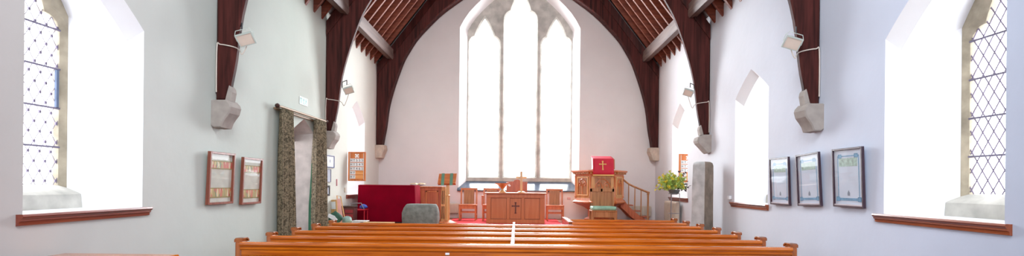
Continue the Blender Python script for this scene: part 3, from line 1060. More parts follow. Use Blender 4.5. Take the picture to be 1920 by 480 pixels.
def make_pew(xa, xb, name, divider, left_long=False):
    """local origin on the floor under the rear face of the back, y forward"""
    t = thing(name, '', 'pew', (0, 0, 0), 'varnished pine pews')
    e = .075
    ax, bx = xa + e, xb - e
    rail = [(.0, .802), (-.012, .812), (-.014, .828), (-.004, .836), (-.004, .846), (-.020, .852), (-.026, .868), (-.022, .888), (-.012, .900), (.02, .903), (.05, .900), (.06, .885), (.062, .80)]
    part('top_rail', MB().prism(rail, 'X', ax - .01, bx + .01), 'pew', t, local=True, angle=30)
    bp = MB().box(ax, bx, .02, .045, .30, .76)
    x = ax + .16
    part('back_panel', bp, 'pew_panel', t, 'golden knotty pine boarding', local=True)
    fr = MB()
    fr.box(ax, bx, .004, .05, .735, .81, .004)
    fr.box(ax, bx, .004, .05, .26, .36, .004)
    for c in (ax, bx - .09):
        fr.box(c, c + .09, .004, .05, .36, .735, .004)
    part('back_frame', fr, 'pew', t, local=True)
    part('seat', MB().box(ax, bx, .05, .43, .415, .45, .008), 'pew', t, local=True)
    part('seat_front', MB().box(ax, bx, .40, .425, .30, .415, .004), 'pew', t, local=True)
    for a, b in ((xa, ax), (bx, xb)):
        m = MB()
        if left_long and a == xa:
            m.box(a, b, 0, .785, 0, .885, .006)
        else:
            pew_end(m, a, b)
        pe = part('pew_end', m, 'pew_end', t, local=True)
        cm = MB()
        if left_long and a == xa:
            cm.box(a - .006, b + .02, -.01, .785, .885, .905, .006)
        else:
            cm.prism([(.0, .895), (.0, .93), (.025, .944), (.15, .944), (.185, .92), (.185, .895), (.17, .895), (.145, .925), (.03, .925), (.015, .905)][::-1], 'X', a - .012, b + .012, bev=.004)
        part('end_cap', cm, 'pew_end', pe, local=True)
    if divider:
        part('divider', MB().box(-.075, -.020, .05, .785, .25, .893, .008), 'pew_end', t, 'upright board dividing the pew at its middle', local=True)
    return t
ROWS = [6.56 + .82 * k for k in range(5)]
names = ['long varnished pine pew across the foot of the picture, nearest row',
         'long varnished pine pew, second row from the camera',
         'long varnished pine pew, third row from the camera, middle of the five full-width rows',
         'long varnished pine pew, fourth row from the camera',
         'long varnished pine pew, fifth row, the last one running the full width']
pew = make_pew(-PX, PX, 'church_pew', True)
for k, y in enumerate(ROWS):
    o = pew if k == 0 else copy_tree(pew)
    o.location = (.0, y, 0)
    o['label'] = names[k]
pew2 = make_pew(1.05, PX, 'short_church_pew', False, True)
for k, y in enumerate((10.66, 11.48)):
    o = pew2 if k == 0 else copy_tree(pew2)
    o.location = (0, y, 0)
    o['label'] = ['short pine pew at the front right, the nearer of the two behind the pulpit chair', 'short pine pew at the front right, the farthest row below the pulpit'][k]
solo('paper_slip', MB().box(-.87, -.82, 6.552, 6.559, .765, .792, .002), 'paper', 'small white slip stuck on the back of the nearest pew', 'paper')

t = thing('cupboard', 'low glossy wooden cupboard against the left wall, only its top edge showing at the bottom', 'cupboard', (-3.44, 4.45, 0))
part('carcass', MB().box(-3.90, -2.98, 4.24, 4.64, 0, .955, .006), 'pew_end', t)
part('top', MB().box(-3.94, -2.94, 4.22, 4.66, .955, 1.002, .008), 'pew', t)
for a, b in ((-3.88, -3.45), (-3.43, -3.0)):
    d = part('door', MB().box(a, b, 4.225, 4.241, .08, .93, .004), 'pew_end', t)
    part('knob', MB().lathe([(.012, .5), (.018, .51), (.012, .52)], (b - .05) if a < -3.5 else (a + .05), 4.215, 10), 'brass', d)

# ------------------------------------------------------------------ left of the chancel: organ, clutter, font, desk, lectern
t = thing('covered_organ', 'organ console draped with a deep red velvet cover at the left of the dais', 'organ', (-3.12, 13.2, DZ))
ox0, ox1, oy0, oy1, oz = -3.84, -2.47, 12.9, 13.62, 1.60
cv = MB()
rings = []
def rr(x0, x1, y0, y1, r, z, n=5):
    out = []
    for cx, cy, a0 in ((x1 - r, y1 - r, 0), (x0 + r, y1 - r, PI / 2), (x0 + r, y0 + r, PI), (x1 - r, y0 + r, 3 * PI / 2)):
        for i in range(n):
            th = a0 + PI / 2 * i / (n - 1)
            out.append((cx + r * math.cos(th), cy + r * math.sin(th), z))
    return out
for k, z in enumerate((DZ + .05, DZ + .3, DZ + .6, oz - .06, oz - .012, oz)):
    g = .02 * (1 - (z - DZ) / (oz - DZ))
    ins = .03 if z == oz else 0
    rings.append(rr(ox0 - g + ins, ox1 + g * 2.5 - ins, oy0 - g + ins, oy1 + g - ins, .025, z))
cv.loft(rings, cap1=True)
part('velvet_cover', cv, 'red', t, angle=50)
part('plinth', MB().box(ox0 + .03, ox1 - .03, oy0 + .03, oy1 - .03, DZ, DZ + .2), 'darkwood', t)
part('cover_seam', MB().tube([(ox0 + .005, oy0 - .004, oz - .03), (ox1 - .005, oy0 - .004, oz - .03)], .006, 6), 'red', t)

ft = MB()
def font_ring(z, hx, hy, sx=0, n=28):
    out = []
    for k in range(n):
        th = 2 * PI * k / n
        c, s_ = math.cos(th), math.sin(th)
        p = 4.5
        r = (abs(c) ** p + abs(s_) ** p) ** (-1 / p)
        wob = 1 + .018 * math.sin(3 * th + z * 7) + .012 * math.sin(7 * th + z * 15)
        out.append((-2.275 + sx + c * r * hx * wob, 12.66 + s_ * r * hy * wob, z))
    return out
ft.loft([font_ring(DZ, .415, .22), font_ring(.80, .435, .24), font_ring(.95, .43, .24), font_ring(1.06, .40, .22, .005), font_ring(1.125, .365, .19, .012), font_ring(1.155, .335, .16, .015), font_ring(1.16, .25, .1, .015)], cap0=True, cap1=True)
solo('stone_font', ft, 'granite', 'squat rounded grey granite font stone in front of the red covered organ', 'font', angle=60)

t = thing('reading_desk', 'red-brown panelled reading desk behind the red covered organ', 'desk', (-2.3, 14.2, DZ))
part('front_panel', MB().box(-2.86, -1.99, 14.02, 14.05, DZ, 1.54), 'oak_red', t)
pf = MB()
pf.box(-2.86, -1.99, 14.0, 14.06, 1.46, 1.54, .004)
pf.box(-2.86, -2.41, 14.0, 14.06, DZ, 1.46, .004)
pf.box(-2.05, -1.99, 14.0, 14.06, DZ, 1.46, .004)
part('panel_frame', pf, 'oak_red', t)
part('moulding', MB().box(-2.39, -2.36, 14.005, 14.02, DZ + .05, 1.45).box(-2.10, -2.07, 14.005, 14.02, DZ + .05, 1.45).box(-2.39, -2.07, 14.005, 14.02, 1.42, 1.45), 'oak', t)
part('top', MB().box(-2.88, -1.97, 13.97, 14.42, 1.54, 1.565, .005), 'oak', t)
side_holes = []
for z0, z1 in ((DZ + .06, 1.05), (1.10, 1.46)):
    for x in (-1.955, -1.91):
        side_holes.append([(x - .011, z0), (x + .011, z0), (x + .011, z1), (x - .011, z1)])
part('pierced_side', MB().plate([(-1.985, DZ), (-1.865, DZ), (-1.865, 1.56), (-1.985, 1.56)], side_holes, 0, .05, lambda u, v, w: (u, 14.0 + w, v), .003), 'oak_pale', t, 'pale pierced end with long slots')
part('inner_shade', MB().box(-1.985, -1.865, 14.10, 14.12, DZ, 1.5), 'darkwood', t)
t = thing('open_book', 'open book lying on the reading desk behind the red cover', 'book', (-2.62, 14.15, 1.565))
bk = MB()
for sg in (-1, 1):
    bk.prism([(-2.62, 1.60), (-2.62, 1.615), (-2.62 + sg * .06, 1.655), (-2.62 + sg * .18, 1.645), (-2.62 + sg * .18, 1.625), (-2.62 + sg * .06, 1.63)], 'Y', 14.03, 14.27)
part('pages', bk, plain('cream_pages', (232, 216, 170), .8), t)
part('cover', MB().prism([(-2.81, 1.612), (-2.62, 1.59), (-2.43, 1.612), (-2.43, 1.605), (-2.62, 1.566), (-2.81, 1.605)], 'Y', 14.02, 14.28), 'oak_dark', t)

t = thing('lectern', 'orange wooden lectern on a round post with two green ribbons', 'lectern', (-1.70, 13.1, DZ))
part('base', MB().lathe([(.24, DZ), (.24, DZ + .03), (.16, DZ + .05), (.08, DZ + .09)], -1.70, 13.15, 20), 'oak', t)
part('post', MB().lathe([(.055, DZ + .08), (.05, 1.33), (.06, 1.34), (.06, 1.36), (.045, 1.37), (.042, 1.66), (.06, 1.68)], -1.70, 13.15, 16), 'oak_pale', t)
bdm = Matrix.Translation((-1.715, 13.12, 1.765)) @ Matrix.Rotation(-.02, 4, 'Y') @ Matrix.Rotation(-.55, 4, 'X')
part('book_rest', MB().prism([(-.225, -.145), (.215, -.145), (.235, .145), (-.205, .145)], 'Y', -.015, .015, mat=bdm, bev=.004), 'oak_x', t)
part('ledge', MB().box(-.22, .22, .0, .06, -.15, -.13, .003, mat=bdm), 'oak_x', t)
for xx in (-.10, .11):
    part('ribbon', MB().box(xx - .04, xx + .035, -.022, -.016, -.20, .147, .002, mat=bdm), 'ribbon', t, 'green ribbon hanging over the book rest')

# clutter table by the left wall
t = thing('side_table', 'brown table by the left wall heaped with papers and a green bag', 'table', (-3.4, 11.6, 0))
part('table_top', MB().box(-3.97, -2.72, 11.02, 11.95, .745, .775, .006), 'tan', t)
for x in (-3.86, -2.78):
    for y in (11.08, 11.90):
        part('leg', MB().box(x - .025, x + .025, y - .025, y + .025, 0, .745, .004), 'tan', t)
def blob(cx, cy, cz, rx, ry, rz, seed, amp=.18, n=16, m=9):
    rnd = random.Random(seed)
    ph = [rnd.uniform(0, 6) for _ in range(6)]
    rings = []
    for j in range(m):
        v = -1 + 2 * j / (m - 1)
        rad = max(.02, (1 - abs(v) ** 2.6)) ** .5
        ring = []
        for k in range(n):
            th = 2 * PI * k / n
            w = 1 + amp * (math.sin(2 * th + ph[0] + v * 2) * .6 + math.sin(5 * th + ph[1]) * .4 * math.cos(v * 3 + ph[2]))
            ring.append((cx + rx * rad * w * math.cos(th), cy + ry * rad * w * math.sin(th), cz + rz * v * (1 + .2 * math.sin(th * 2 + ph[3]))))
        rings.append(ring)
    return MB().loft(rings, cap0=True, cap1=True)
t = thing('shopping_bag', 'crumpled dark green bag on the cluttered side table', 'bag', (-3.80, 11.20, .775))
part('bag_body', blob(-3.80, 11.20, .90, .13, .12, .125, 3), 'greenbag', t, angle=60)
part('paper_bundle', MB().prism([(-3.90, .99), (-3.78, .95), (-3.72, .87), (-3.77, .85), (-3.92, .93)], 'Y', 11.06, 11.12), 'paper', t, 'white papers sticking out of the bag')
solo('paper_heap', MB().box(-3.62, -3.34, 11.40, 11.66, .776, .80).box(-3.58, -3.30, 11.42, 11.64, .80, .815, mat=Matrix.Translation((0, .02, .0))).box(-3.50, -3.20, 11.38, 11.6, .815, .83), 'paper', 'loose heap of white papers on the cluttered side table', 'papers')
solo('crumpled_bag', blob(-3.56, 11.20, .855, .11, .10, .078, 5), plain('pale_green_bag', (150, 182, 172), .6, var=.25, scale=10), 'pale crumpled plastic bag beside the green bag', 'bag', angle=60)
t = thing('display_board', 'tan display board with pinned papers leaning at the left wall', 'display board', (-3.90, 11.46, .775))
lb = Matrix.Translation((-3.90, 11.8, .775)) @ Matrix.Rotation(.12, 4, 'Y')
part('board', MB().box(-.012, .012, -.11, .11, 0, .50, mat=Matrix.Translation((-3.90, 11.46, .775)) @ Matrix.Rotation(-.06, 4, 'Y') @ Matrix.Rotation(.9, 4, 'Z')), 'tan', t)
part('pinned_sheet', MB().box(-.016, -.013, -.08, .08, .30, .46, mat=Matrix.Translation((-3.90, 11.46, .775)) @ Matrix.Rotation(-.06, 4, 'Y') @ Matrix.Rotation(.9, 4, 'Z')), 'paper', t)
solo('easel', MB().tube([(-3.90, 11.72, .78), (-3.95, 11.72, 1.36), (-3.87, 11.72, 1.34), (-3.76, 11.72, .78)], .012, 6), 'tan', 'thin wooden easel frame leaning behind the cluttered table', 'easel')
solo('leaning_folder', MB().prism([(-3.90, .777), (-3.79, .777), (-3.87, 1.29), (-3.94, 1.29)], 'Y', 11.69, 11.70), 'pinkish', 'pale pink poster leaning inside the wooden easel frame', 'poster')
t = thing('storage_chest', 'dark red-brown chest of drawers standing between the easel and the red covered organ', 'chest', (-3.8, 12.1, 0))
part('body', MB().box(-3.97, -3.66, 12.0, 12.26, 0, 1.08, .008), 'boxbr', t)
part('lid', MB().box(-3.975, -3.65, 11.99, 12.27, 1.08, 1.115, .006), 'darkwood', t)
for z in (.80, .90, 1.0):
    part('drawer_front', MB().box(-3.86, -3.68, 11.988, 12.0, z - .04, z + .035, .003), plain('red_brown_drawer', (140, 40, 48), .5), t)
t = thing('red_chair', 'small red chair with metal legs beside the red covered organ', 'chair', (-3.66, 12.5, DZ))
part('seat', MB().box(-3.83, -3.52, 12.38, 12.70, 1.0, 1.03, .01), 'redpl', t)
part('backrest', MB().tube([(-3.83, 12.40, 1.02), (-3.86, 12.40, 1.16), (-3.62, 12.42, 1.17), (-3.55, 12.42, 1.02)], .012, 6), 'wire', t)
for x in (-3.81, -3.54):
    for y in (12.40, 12.67):
        part('leg', MB().tube([(x, y, DZ), (x, y, 1.0)], .013, 6), 'redpl', t)
solo('blue_bundle', blob(-3.60, 12.55, 1.085, .09, .08, .052, 9), 'bluepl', 'bright blue bundle lying on the small red chair', 'bundle', angle=60)

# ------------------------------------------------------------------ dais carpet, communion table and chairs
solo('red_carpet', MB().box(-1.75, 1.12, 12.62, 15.0, DZ, DZ + .012, .004), 'redcarpet', 'bright red carpet on the dais under the communion table', 'carpet')
CZ = DZ + .012
t = thing('communion_table', 'orange oak communion table with three front panels and dark cross inlay', 'table', (-.03, 13.5, CZ))
part('table_top', MB().box(-.80, .745, 13.16, 13.86, 1.405, 1.435, .008), 'oak_x', t)
part('front_panel', MB().box(-.74, .69, 13.25, 13.28, CZ, 1.40), 'oak_fine', t)
for a, b in ((-.64, -.245), (-.17, .12), (.195, .58)):
    ml = MB()
    for p, q, z0, z1 in ((a, a + .012, .78, 1.31), (b - .012, b, .78, 1.31), (a, b, .78, .792), (a, b, 1.298, 1.31)):
        ml.box(p, q, 13.238, 13.252, z0, z1)
    part('panel_moulding', ml, 'oak_dark2', t)
ff = MB()
for a, b in ((-.75, -.64), (-.245, -.17), (.12, .195), (.58, .70)):
    ff.box(a, b, 13.225, 13.26, CZ + .02, 1.40, .003)
for z0, z1 in ((CZ, CZ + .10), (1.31, 1.405)):
    ff.box(-.75, .70, 13.22, 13.26, z0, z1, .003)
part('front_frame', ff, 'oak_fine', t)
part('side_panel', MB().box(-.75, -.71, 13.26, 13.80, CZ, 1.40), 'oak', t)
part('side_panel', MB().box(.66, .70, 13.26, 13.80, CZ, 1.40), 'oak', t)
cx = -.025
cr = MB().box(cx - .016, cx + .016, 13.235, 13.25, .93, 1.19).box(cx - .085, cx + .085, 13.236, 13.25, 1.09, 1.12)
for a, b in ((cx, .93), (cx, 1.19)):
    cr.box(a - .026, a + .026, 13.235, 13.25, b - .012, b + .012)
for a in (cx - .085, cx + .085):
    cr.box(a - .012, a + .012, 13.235, 13.25, 1.085, 1.125)
part('cross_inlay', cr, 'oak_dark', t, 'dark brown cross on the middle panel')

t = thing('standing_cross', 'wooden cross standing on the communion table', 'cross', (.11, 13.35, 1.435))
part('base', MB().lathe([(.10, 1.435), (.095, 1.455), (.05, 1.475)], .115, 13.35, 16), 'oak_pale', t)
part('upright', MB().box(.082, .142, 13.33, 13.37, 1.47, 1.965, .006), 'oak_pale', t)
part('arm', MB().box(-.02, .245, 13.328, 13.372, 1.79, 1.84, .006), 'oak_pale', t)
t = thing('wooden_bowl', 'flared wooden bowl on a spreading foot, left end of the communion table', 'bowl', (-.33, 13.4, 1.435))
part('bowl', MB().lathe([(.03, 1.53), (.06, 1.56), (.11, 1.62), (.19, 1.66), (.195, 1.675), (.17, 1.672), (.05, 1.6)], -.36, 13.42, 20), 'oak', t)
part('stem', MB().lathe([(.10, 1.435), (.09, 1.45), (.035, 1.50), (.03, 1.53)], -.36, 13.42, 16), 'oak_pale', t)
part('white_cloth', MB().prism([(-.27, 1.69), (-.20, 1.68), (-.15, 1.60), (-.19, 1.585), (-.25, 1.64)], 'Y', 13.36, 13.48, bev=.008), 'paper', t, 'white cloth hanging off the bowl')

t = thing('minister_chair', "tall minister's chair with shaped back behind the communion table", 'chair', (0, 14.7, CZ))
bk = [(-.29, 1.05), (.29, 1.05), (.29, 1.715), (.10, 1.725), (.07, 1.765), (0, 1.785), (-.07, 1.765), (-.10, 1.725), (-.29, 1.715)]
part('backrest', MB().prism([(x + .005, z) for x, z in bk], 'Y', 14.86, 14.91, bev=.006), 'oak_red', t)
part('back_panel', MB().box(-.22, .23, 14.85, 14.862, 1.2, 1.64, .004), 'oak_red', t)
part('seat', MB().box(-.30, .31, 14.42, 14.90, 1.09, 1.13, .008), 'oak', t)
for x in (-.27, .28):
    part('arm', MB().box(x - .03, x + .03, 14.42, 14.88, 1.33, 1.37, .008), 'oak', t)
    part('leg', MB().box(x - .03, x + .03, 14.43, 14.49, CZ, 1.34, .004), 'oak', t)
    part('leg', MB().box(x - .03, x + .03, 14.84, 14.90, CZ, 1.09, .004), 'oak', t)

def side_chair(label, loc, arms=False, rz=0):
    """local origin under the seat centre, facing -y (towards the nave)"""
    t = thing('armchair' if arms else 'side_chair', label, 'chair', loc, 'oak chairs beside the communion table', rz)
    L = dict(local=True)
    part('seat', MB().box(-.235, .235, -.22, .22, .39, .425, .008), 'oak', t, **L)
    for x in (-.21, .21):
        part('leg', MB().box(x - .02, x + .02, -.21, -.17, 0, .39, .003), 'oak', t, **L)
        part('back_post', MB().prism([(.17, 0), (.215, 0), (.215, .42), (.25, .86), (.215, .86), (.17, .42)], 'X', x - .02, x + .02), 'oak', t, **L)
    part('rail', MB().box(-.19, .19, .215, .245, .80, .86, .004), 'oak_x', t, **L)
    part('splat', MB().box(-.14, .14, .195, .215, .43, .81, .003), 'oak_mid', t, **L)
    st = MB()
    for x in (-.21, .21):
        st.box(x - .012, x + .012, -.18, .18, .14, .17)
    st.box(-.2, .2, -.20, -.18, .20, .23)
    st.box(-.2, .2, .18, .20, .20, .23)
    part('stretcher', st, 'oak', t, **L)
    part('apron', MB().box(-.2, .2, -.205, -.185, .31, .39), 'oak', t, **L)
    if arms:
        for x in (-.23, .23):
            part('arm', MB().box(x - .025, x + .025, -.21, .23, .64, .67, .006), 'oak', t, **L)
            part('arm_post', MB().box(x - .018, x + .018, -.20, -.165, .42, .64, .003), 'oak', t, **L)
    return t
side_chair('oak side chair standing free to the left of the communion table, beside the lectern', (-1.30, 14.35, CZ))
side_chair('oak armchair partly hidden behind the left end of the communion table', (-.68, 14.32, CZ), True)
side_chair('oak side chair to the right of the communion table, beside the pulpit', (1.03, 14.35, CZ))

# radiators
def radiator(label, x0, x1, y0, y1, z0, z1, axis):
    t = thing('radiator', label, 'radiator', ((x0 + x1) / 2, (y0 + y1) / 2, DZ), 'cream radiators')
    part('panel', MB().box(x0, x1, y0, y1, z0, z1, .012), 'radiator', t)
    rb = MB()
    if axis == 'X':
        n = max(3, int((x1 - x0) / .07))
        for k in range(n):
            x = x0 + (x1 - x0) * (k + .5) / n
            rb.box(x - .018, x + .018, y0 - .012, y0, z0 + .04, z1 - .04, .004)
    else:
        n = max(3, int((y1 - y0) / .07))
        xf = x0 if x0 > 0 else x1
        for k in range(n):
            y = y0 + (y1 - y0) * (k + .5) / n
            rb.box(xf - .012, xf + .0, y - .018, y + .018, z0 + .04, z1 - .04, .004)
    part('ribs', rb, 'radiator', t)
    ft_ = MB()
    for k in (.1, .9):
        x = x0 + (x1 - x0) * k
        y = y0 + (y1 - y0) * k
        ft_.tube([(x, y, DZ), (x, y, z0 + .02)], .012, 6)
    part('pipe', ft_, 'radiator', t)
radiator('low cream radiator on the chancel wall left of the oak side chair', -2.02, -1.66, 15.28, 15.36, .80, 1.08, 'X')
radiator('low cream radiator on the chancel wall behind the pulpit stairs', 3.22, 3.86, 15.26, 15.34, .76, 1.06, 'X')
radiator('cream radiator under the far right window behind the flower stand', 3.84, 3.93, 12.85, 13.85, .74, 1.26, 'Y')

# ------------------------------------------------------------------ pulpit
PXc, PYc = 2.235, 14.45
def hexring(R, z, cx=PXc, cy=PYc):
    return [(cx + R * math.cos(PI / 3 * k), cy + R * math.sin(PI / 3 * k), z) for k in range(6)]
t = thing('pulpit', 'six-sided carved oak pulpit with dentil cornice at the right of the dais', 'pulpit', (PXc, PYc, DZ))
part('stem', MB().loft([hexring(.40, DZ), hexring(.40, .74), hexring(.30, .80), hexring(.30, 1.02)], cap0=True, cap1=True), 'oak_red', t)
part('base_moulding', MB().loft([hexring(.30, .98), hexring(.42, 1.06), hexring(.62, 1.13), hexring(.71, 1.17), hexring(.72, 1.20), hexring(.66, 1.24), hexring(.64, 1.30)], cap0=True, cap1=True), 'oak', t, 'flared moulded base')
part('body', MB().loft([hexring(.635, 1.28), hexring(.635, 1.92)], cap0=True), 'oak_pale', t)
part('cornice', MB().loft([hexring(.65, 1.88), hexring(.66, 1.93), hexring(.70, 1.95), hexring(.74, 1.985), hexring(.76, 2.0), hexring(.76, 2.035), hexring(.60, 2.04)], cap0=True, cap1=True), 'oak', t)
for k in (3, 4, 5):
    a = Vector(hexring(.70, 1.96)[k])
    b = Vector(hexring(.70, 1.96)[(k + 1) % 6])
    d = (b - a).normalized()
    nrm = Vector((d.y, -d.x, 0))
    for j in range(10):
        c = a + (b - a) * ((j + .5) / 10) + nrm * .012
        Mx = Matrix.Translation(c) @ Matrix.Rotation(math.atan2(d.y, d.x), 4, 'Z')
        part('dentil', MB().box(-.017, .017, -.02, .02, -.025, .02, mat=Mx), 'oak_mid', t)
for k, mt, bw in ((3, 'oak_mid', .62), (4, 'oak_mid', .70), (5, 'oak_mid', .62)):
    a = Vector(hexring(.637, 0)[k])
    b = Vector(hexring(.637, 0)[(k + 1) % 6])
    d = (b - a).normalized()
    c = (a + b) / 2
    Mx = Matrix(((d.x, d.y, 0, c.x), (d.y, -d.x, 0, c.y), (0, 0, 1, 0), (0, 0, 0, 1)))
    # local: x along the face, y outward, z up
    Mx = Matrix.Translation((c.x, c.y, 0)) @ Matrix.Rotation(math.atan2(d.y, d.x), 4, 'Z')
    w = .21
    fm = MB()
    fm.box(-w - .03, -w, -.025, 0, 1.36, 1.86, .004, Mx).box(w, w + .03, -.025, 0, 1.36, 1.86, .004, Mx)
    fm.box(-w, w, -.025, 0, 1.36, 1.39, .004, Mx).box(-w, w, -.025, 0, 1.83, 1.86, .004, Mx)
    p = part('carved_panel', MB().box(-w, w, -.010, .0, 1.39, 1.83, 0, Mx), mt, t, 'panel carved with pointed tracery')
    part('panel_frame', fm, 'oak_pale', p)
    tr = MB()
    for x0_, x1_ in ((-w, .0), (0, w), (-w, w)):
        m_ = (x0_ + x1_) / 2
        hh = 1.80 if x1_ - x0_ > .3 else 1.72
        for sg in (-1, 1):
            e = m_ + sg * (x1_ - x0_) / 2 * .95
            pts = []
            for q in range(7):
                u = q / 6
                pts.append(Mx @ Vector((e + (m_ - e) * (u ** 1.6), -.016, 1.55 + (hh - 1.55) * math.sin(u * PI / 2))))
            tr.tube(pts, .012, 5)
    for x_ in (-w * .93, 0, w * .93):
        tr.tube([Mx @ Vector((x_, -.014, 1.40)), Mx @ Vector((x_, -.014, 1.58))], .011, 5)
    for x_ in (-w / 2, w / 2):
        tr.lathe([(0, 0), (.03, .006), (.03, .012), (0, .018)], 0, 0, 8, Mx @ Matrix.Translation((x_, -.01, 1.64)) @ Matrix.Rotation(PI / 2, 4, 'X'))
    part('tracery', tr, 'oak', p)
# corner posts
for k in (3, 4, 5, 0):
    a = hexring(.635, 0)[k]
    part('corner_post', MB().lathe([(.03, 1.30), (.035, 1.34), (.026, 1.36), (.026, 1.84), (.036, 1.87), (.03, 1.90)], a[0], a[1], 10), 'oak', t)
# book rest
part('book_rest', MB().prism([(PYc - .64, 2.06), (PYc - .60, 2.32), (PYc - .25, 2.40), (PYc - .25, 2.06)], 'X', PXc - .25, PXc + .30, bev=.006), 'oak_red', t)
# stairs on the right
yS0, yS1 = 14.47, 15.05
sx0 = PXc + .635
st = [(sx0, 1.28), (sx0 + .06, 1.24), (sx0 + .14, 1.12), (sx0 + .28, .98), (sx0 + .48, .82), (sx0 + .70, .70), (sx0 + .76, DZ), (sx0 + .45, DZ), (sx0 + .25, .78), (sx0 + .05, .98), (sx0 - .05, 1.05)]
part('string_board', MB().prism(st, 'Y', yS0, yS0 + .04), 'oak_red', t, 'curved red-brown stair string')
part('string_board', MB().prism(st, 'Y', yS1 - .04, yS1), 'oak_red', t)
for k in range(3):
    part('tread', MB().box(sx0 + .05 + .22 * k, sx0 + .31 + .22 * k, yS0 + .04, yS1 - .04, 1.09 - .155 * k, 1.12 - .155 * k, .004), 'oak_red', t)
hr = catmull([(sx0 - .03, yS0 + .02, 1.86), (sx0 + .05, yS0 + .02, 1.78), (sx0 + .22, yS0 + .02, 1.66), (sx0 + .48, yS0 + .02, 1.55), (sx0 + .68, yS0 + .02, 1.47), (sx0 + .74, yS0 + .02, 1.455)], 4)
part('handrail', MB().tube(hr, .026, 8), 'oak_mid', t)
for dx, zb, zt in ((.17, 1.08, 1.69), (.34, .92, 1.605), (.51, .80, 1.535)):
    part('baluster', MB().lathe([(.016, zb), (.018, zb + .05), (.013, zb + .08), (.017, (zb + zt) / 2), (.013, zt - .06), (.016, zt)], sx0 + dx, yS0 + .02, 8), 'oak_mid', t)
part('newel_post', MB().lathe([(.034, DZ), (.034, .80), (.026, .82), (.026, 1.38), (.034, 1.41), (.034, 1.46), (.02, 1.485), (.0, 1.49)], sx0 + .70, yS0 + .02, 12), 'oak_mid', t)

t = thing('pulpit_fall', 'red cloth with a gold cross hanging over the pulpit front', 'cloth', (PXc, PYc - .66, 1.9))
fm = MB()
x0_, x1_ = PXc - .275, PXc + .265
prof = [(PYc - .72, 1.915), (PYc - .715, 2.0), (PYc - .69, 2.06), (PYc - .655, 2.20), (PYc - .62, 2.335), (PYc - .56, 2.345), (PYc - .26, 2.415)]
vs, fs = [], []
nx = 8
for (y, z) in prof:
    for i in range(nx + 1):
        vs.append((x0_ + (x1_ - x0_) * i / nx, y - .004 * math.sin(i * 1.7), z))
for j in range(len(prof) - 1):
    for i in range(nx):
        fs.append([j * (nx + 1) + i, j * (nx + 1) + i + 1, (j + 1) * (nx + 1) + i + 1, (j + 1) * (nx + 1) + i])
fm.add(vs, fs)
f_ = part('cloth', fm, 'redfall', t, angle=60)
sm = f_.modifiers.new('thick', 'SOLIDIFY')
sm.thickness = .008
Mx = Matrix.Translation((PXc - .02, PYc - .672, 2.16)) @ Matrix.Rotation(-.25, 4, 'X')
gc = MB().box(-.014, .014, -.008, .0, -.115, .10, .002, Mx).box(-.075, .075, -.008, .0, .015, .04, .002, Mx)
for a, b in ((-.075, .027), (.075, .027), (0, .10), (0, -.115)):
    gc.box(a - .02, a + .02, -.009, 0, b - .016, b + .016, .003, Mx)
part('cross', gc, 'gold', t, 'embroidered gold cross')
part('fringe', MB().box(x0_, x1_, PYc - .735, PYc - .722, 1.885, 1.92), 'gold', t, 'gold fringe along the hem')

# chair in front of the pulpit
t = thing('panelled_chair', 'panelled oak chair with pale green cushion in front of the pulpit', 'chair', (2.13, 13.15, DZ))
part('backrest', MB().box(1.84, 2.43, 13.36, 13.39, 1.02, 1.55), 'oak_mid', t)
fb = MB()
for x in (1.84, 2.10, 2.39):
    fb.box(x, x + .05, 13.34, 13.40, 1.0, 1.56, .004)
fb.box(1.84, 2.44, 13.34, 13.40, 1.48, 1.57, .004).box(1.84, 2.44, 13.34, 13.40, 1.06, 1.12, .004)
part('back_frame', fb, 'oak_mid', t)
part('finial', MB().box(2.405, 2.435, 13.35, 13.39, 1.565, 1.61, .006), 'oak_mid', t)
part('seat', MB().box(1.82, 2.44, 12.90, 13.38, 1.0, 1.035, .008), 'oak_mid', t)
part('apron', MB().box(1.84, 2.42, 12.92, 12.95, .86, 1.0, .004), 'oak_mid', t)
for x in (1.85, 2.41):
    for y in (12.94, 13.37):
        part('leg', MB().box(x - .03, x + .03, y - .03, y + .03, DZ, 1.0, .004), 'oak_mid', t)
part('arm', MB().box(1.805, 1.855, 12.93, 13.36, 1.22, 1.25, .006), 'oak', t)
cu_ = MB().box(1.83, 2.42, 12.89, 13.34, 1.036, 1.13, .035, seg=3)
part('cushion', cu_, 'cush', t, 'pale green silky cushion', angle=60)

# ------------------------------------------------------------------ right wall: standing slab, flowers
sl = MB()
def slab_ring(z, w, d, dx=0, dy=0):
    a = .74
    pts = [(-w, -d), (w, -d), (w * 1.02, d), (-w * .96, d)]
    out = []
    for (u, v) in pts:
        for k in range(1):
            out.append((3.665 + dx + u * math.cos(a) - v * math.sin(a), 10.52 + dy + u * math.sin(a) + v * math.cos(a), z))
    return out
zs = [(0, .18, .14, .01), (.5, .18, .145, .0), (.9, .175, .14, -.005), (1.3, .17, .135, .0), (1.6, .172, .135, .0), (1.85, .168, .132, .005), (2.05, .165, .13, .006), (2.10, .15, .12, .004), (2.125, .11, .09, .006)]
sl.loft([slab_ring(z, w, d, dx) for z, w, d, dx in zs], cap0=True, cap1=True)
o = solo('standing_slab', sl, 'slab', 'tall grey standing stone slab leaning at the right wall beneath a corbel', 'stone slab', angle=50)
# the right-hand flank is browner, with its shade painted in
o.data.materials.append(M['slab_b'])
for p in o.data.polygons:
    if p.normal.x > .3 and p.normal.y < 0:
        p.material_index = 1

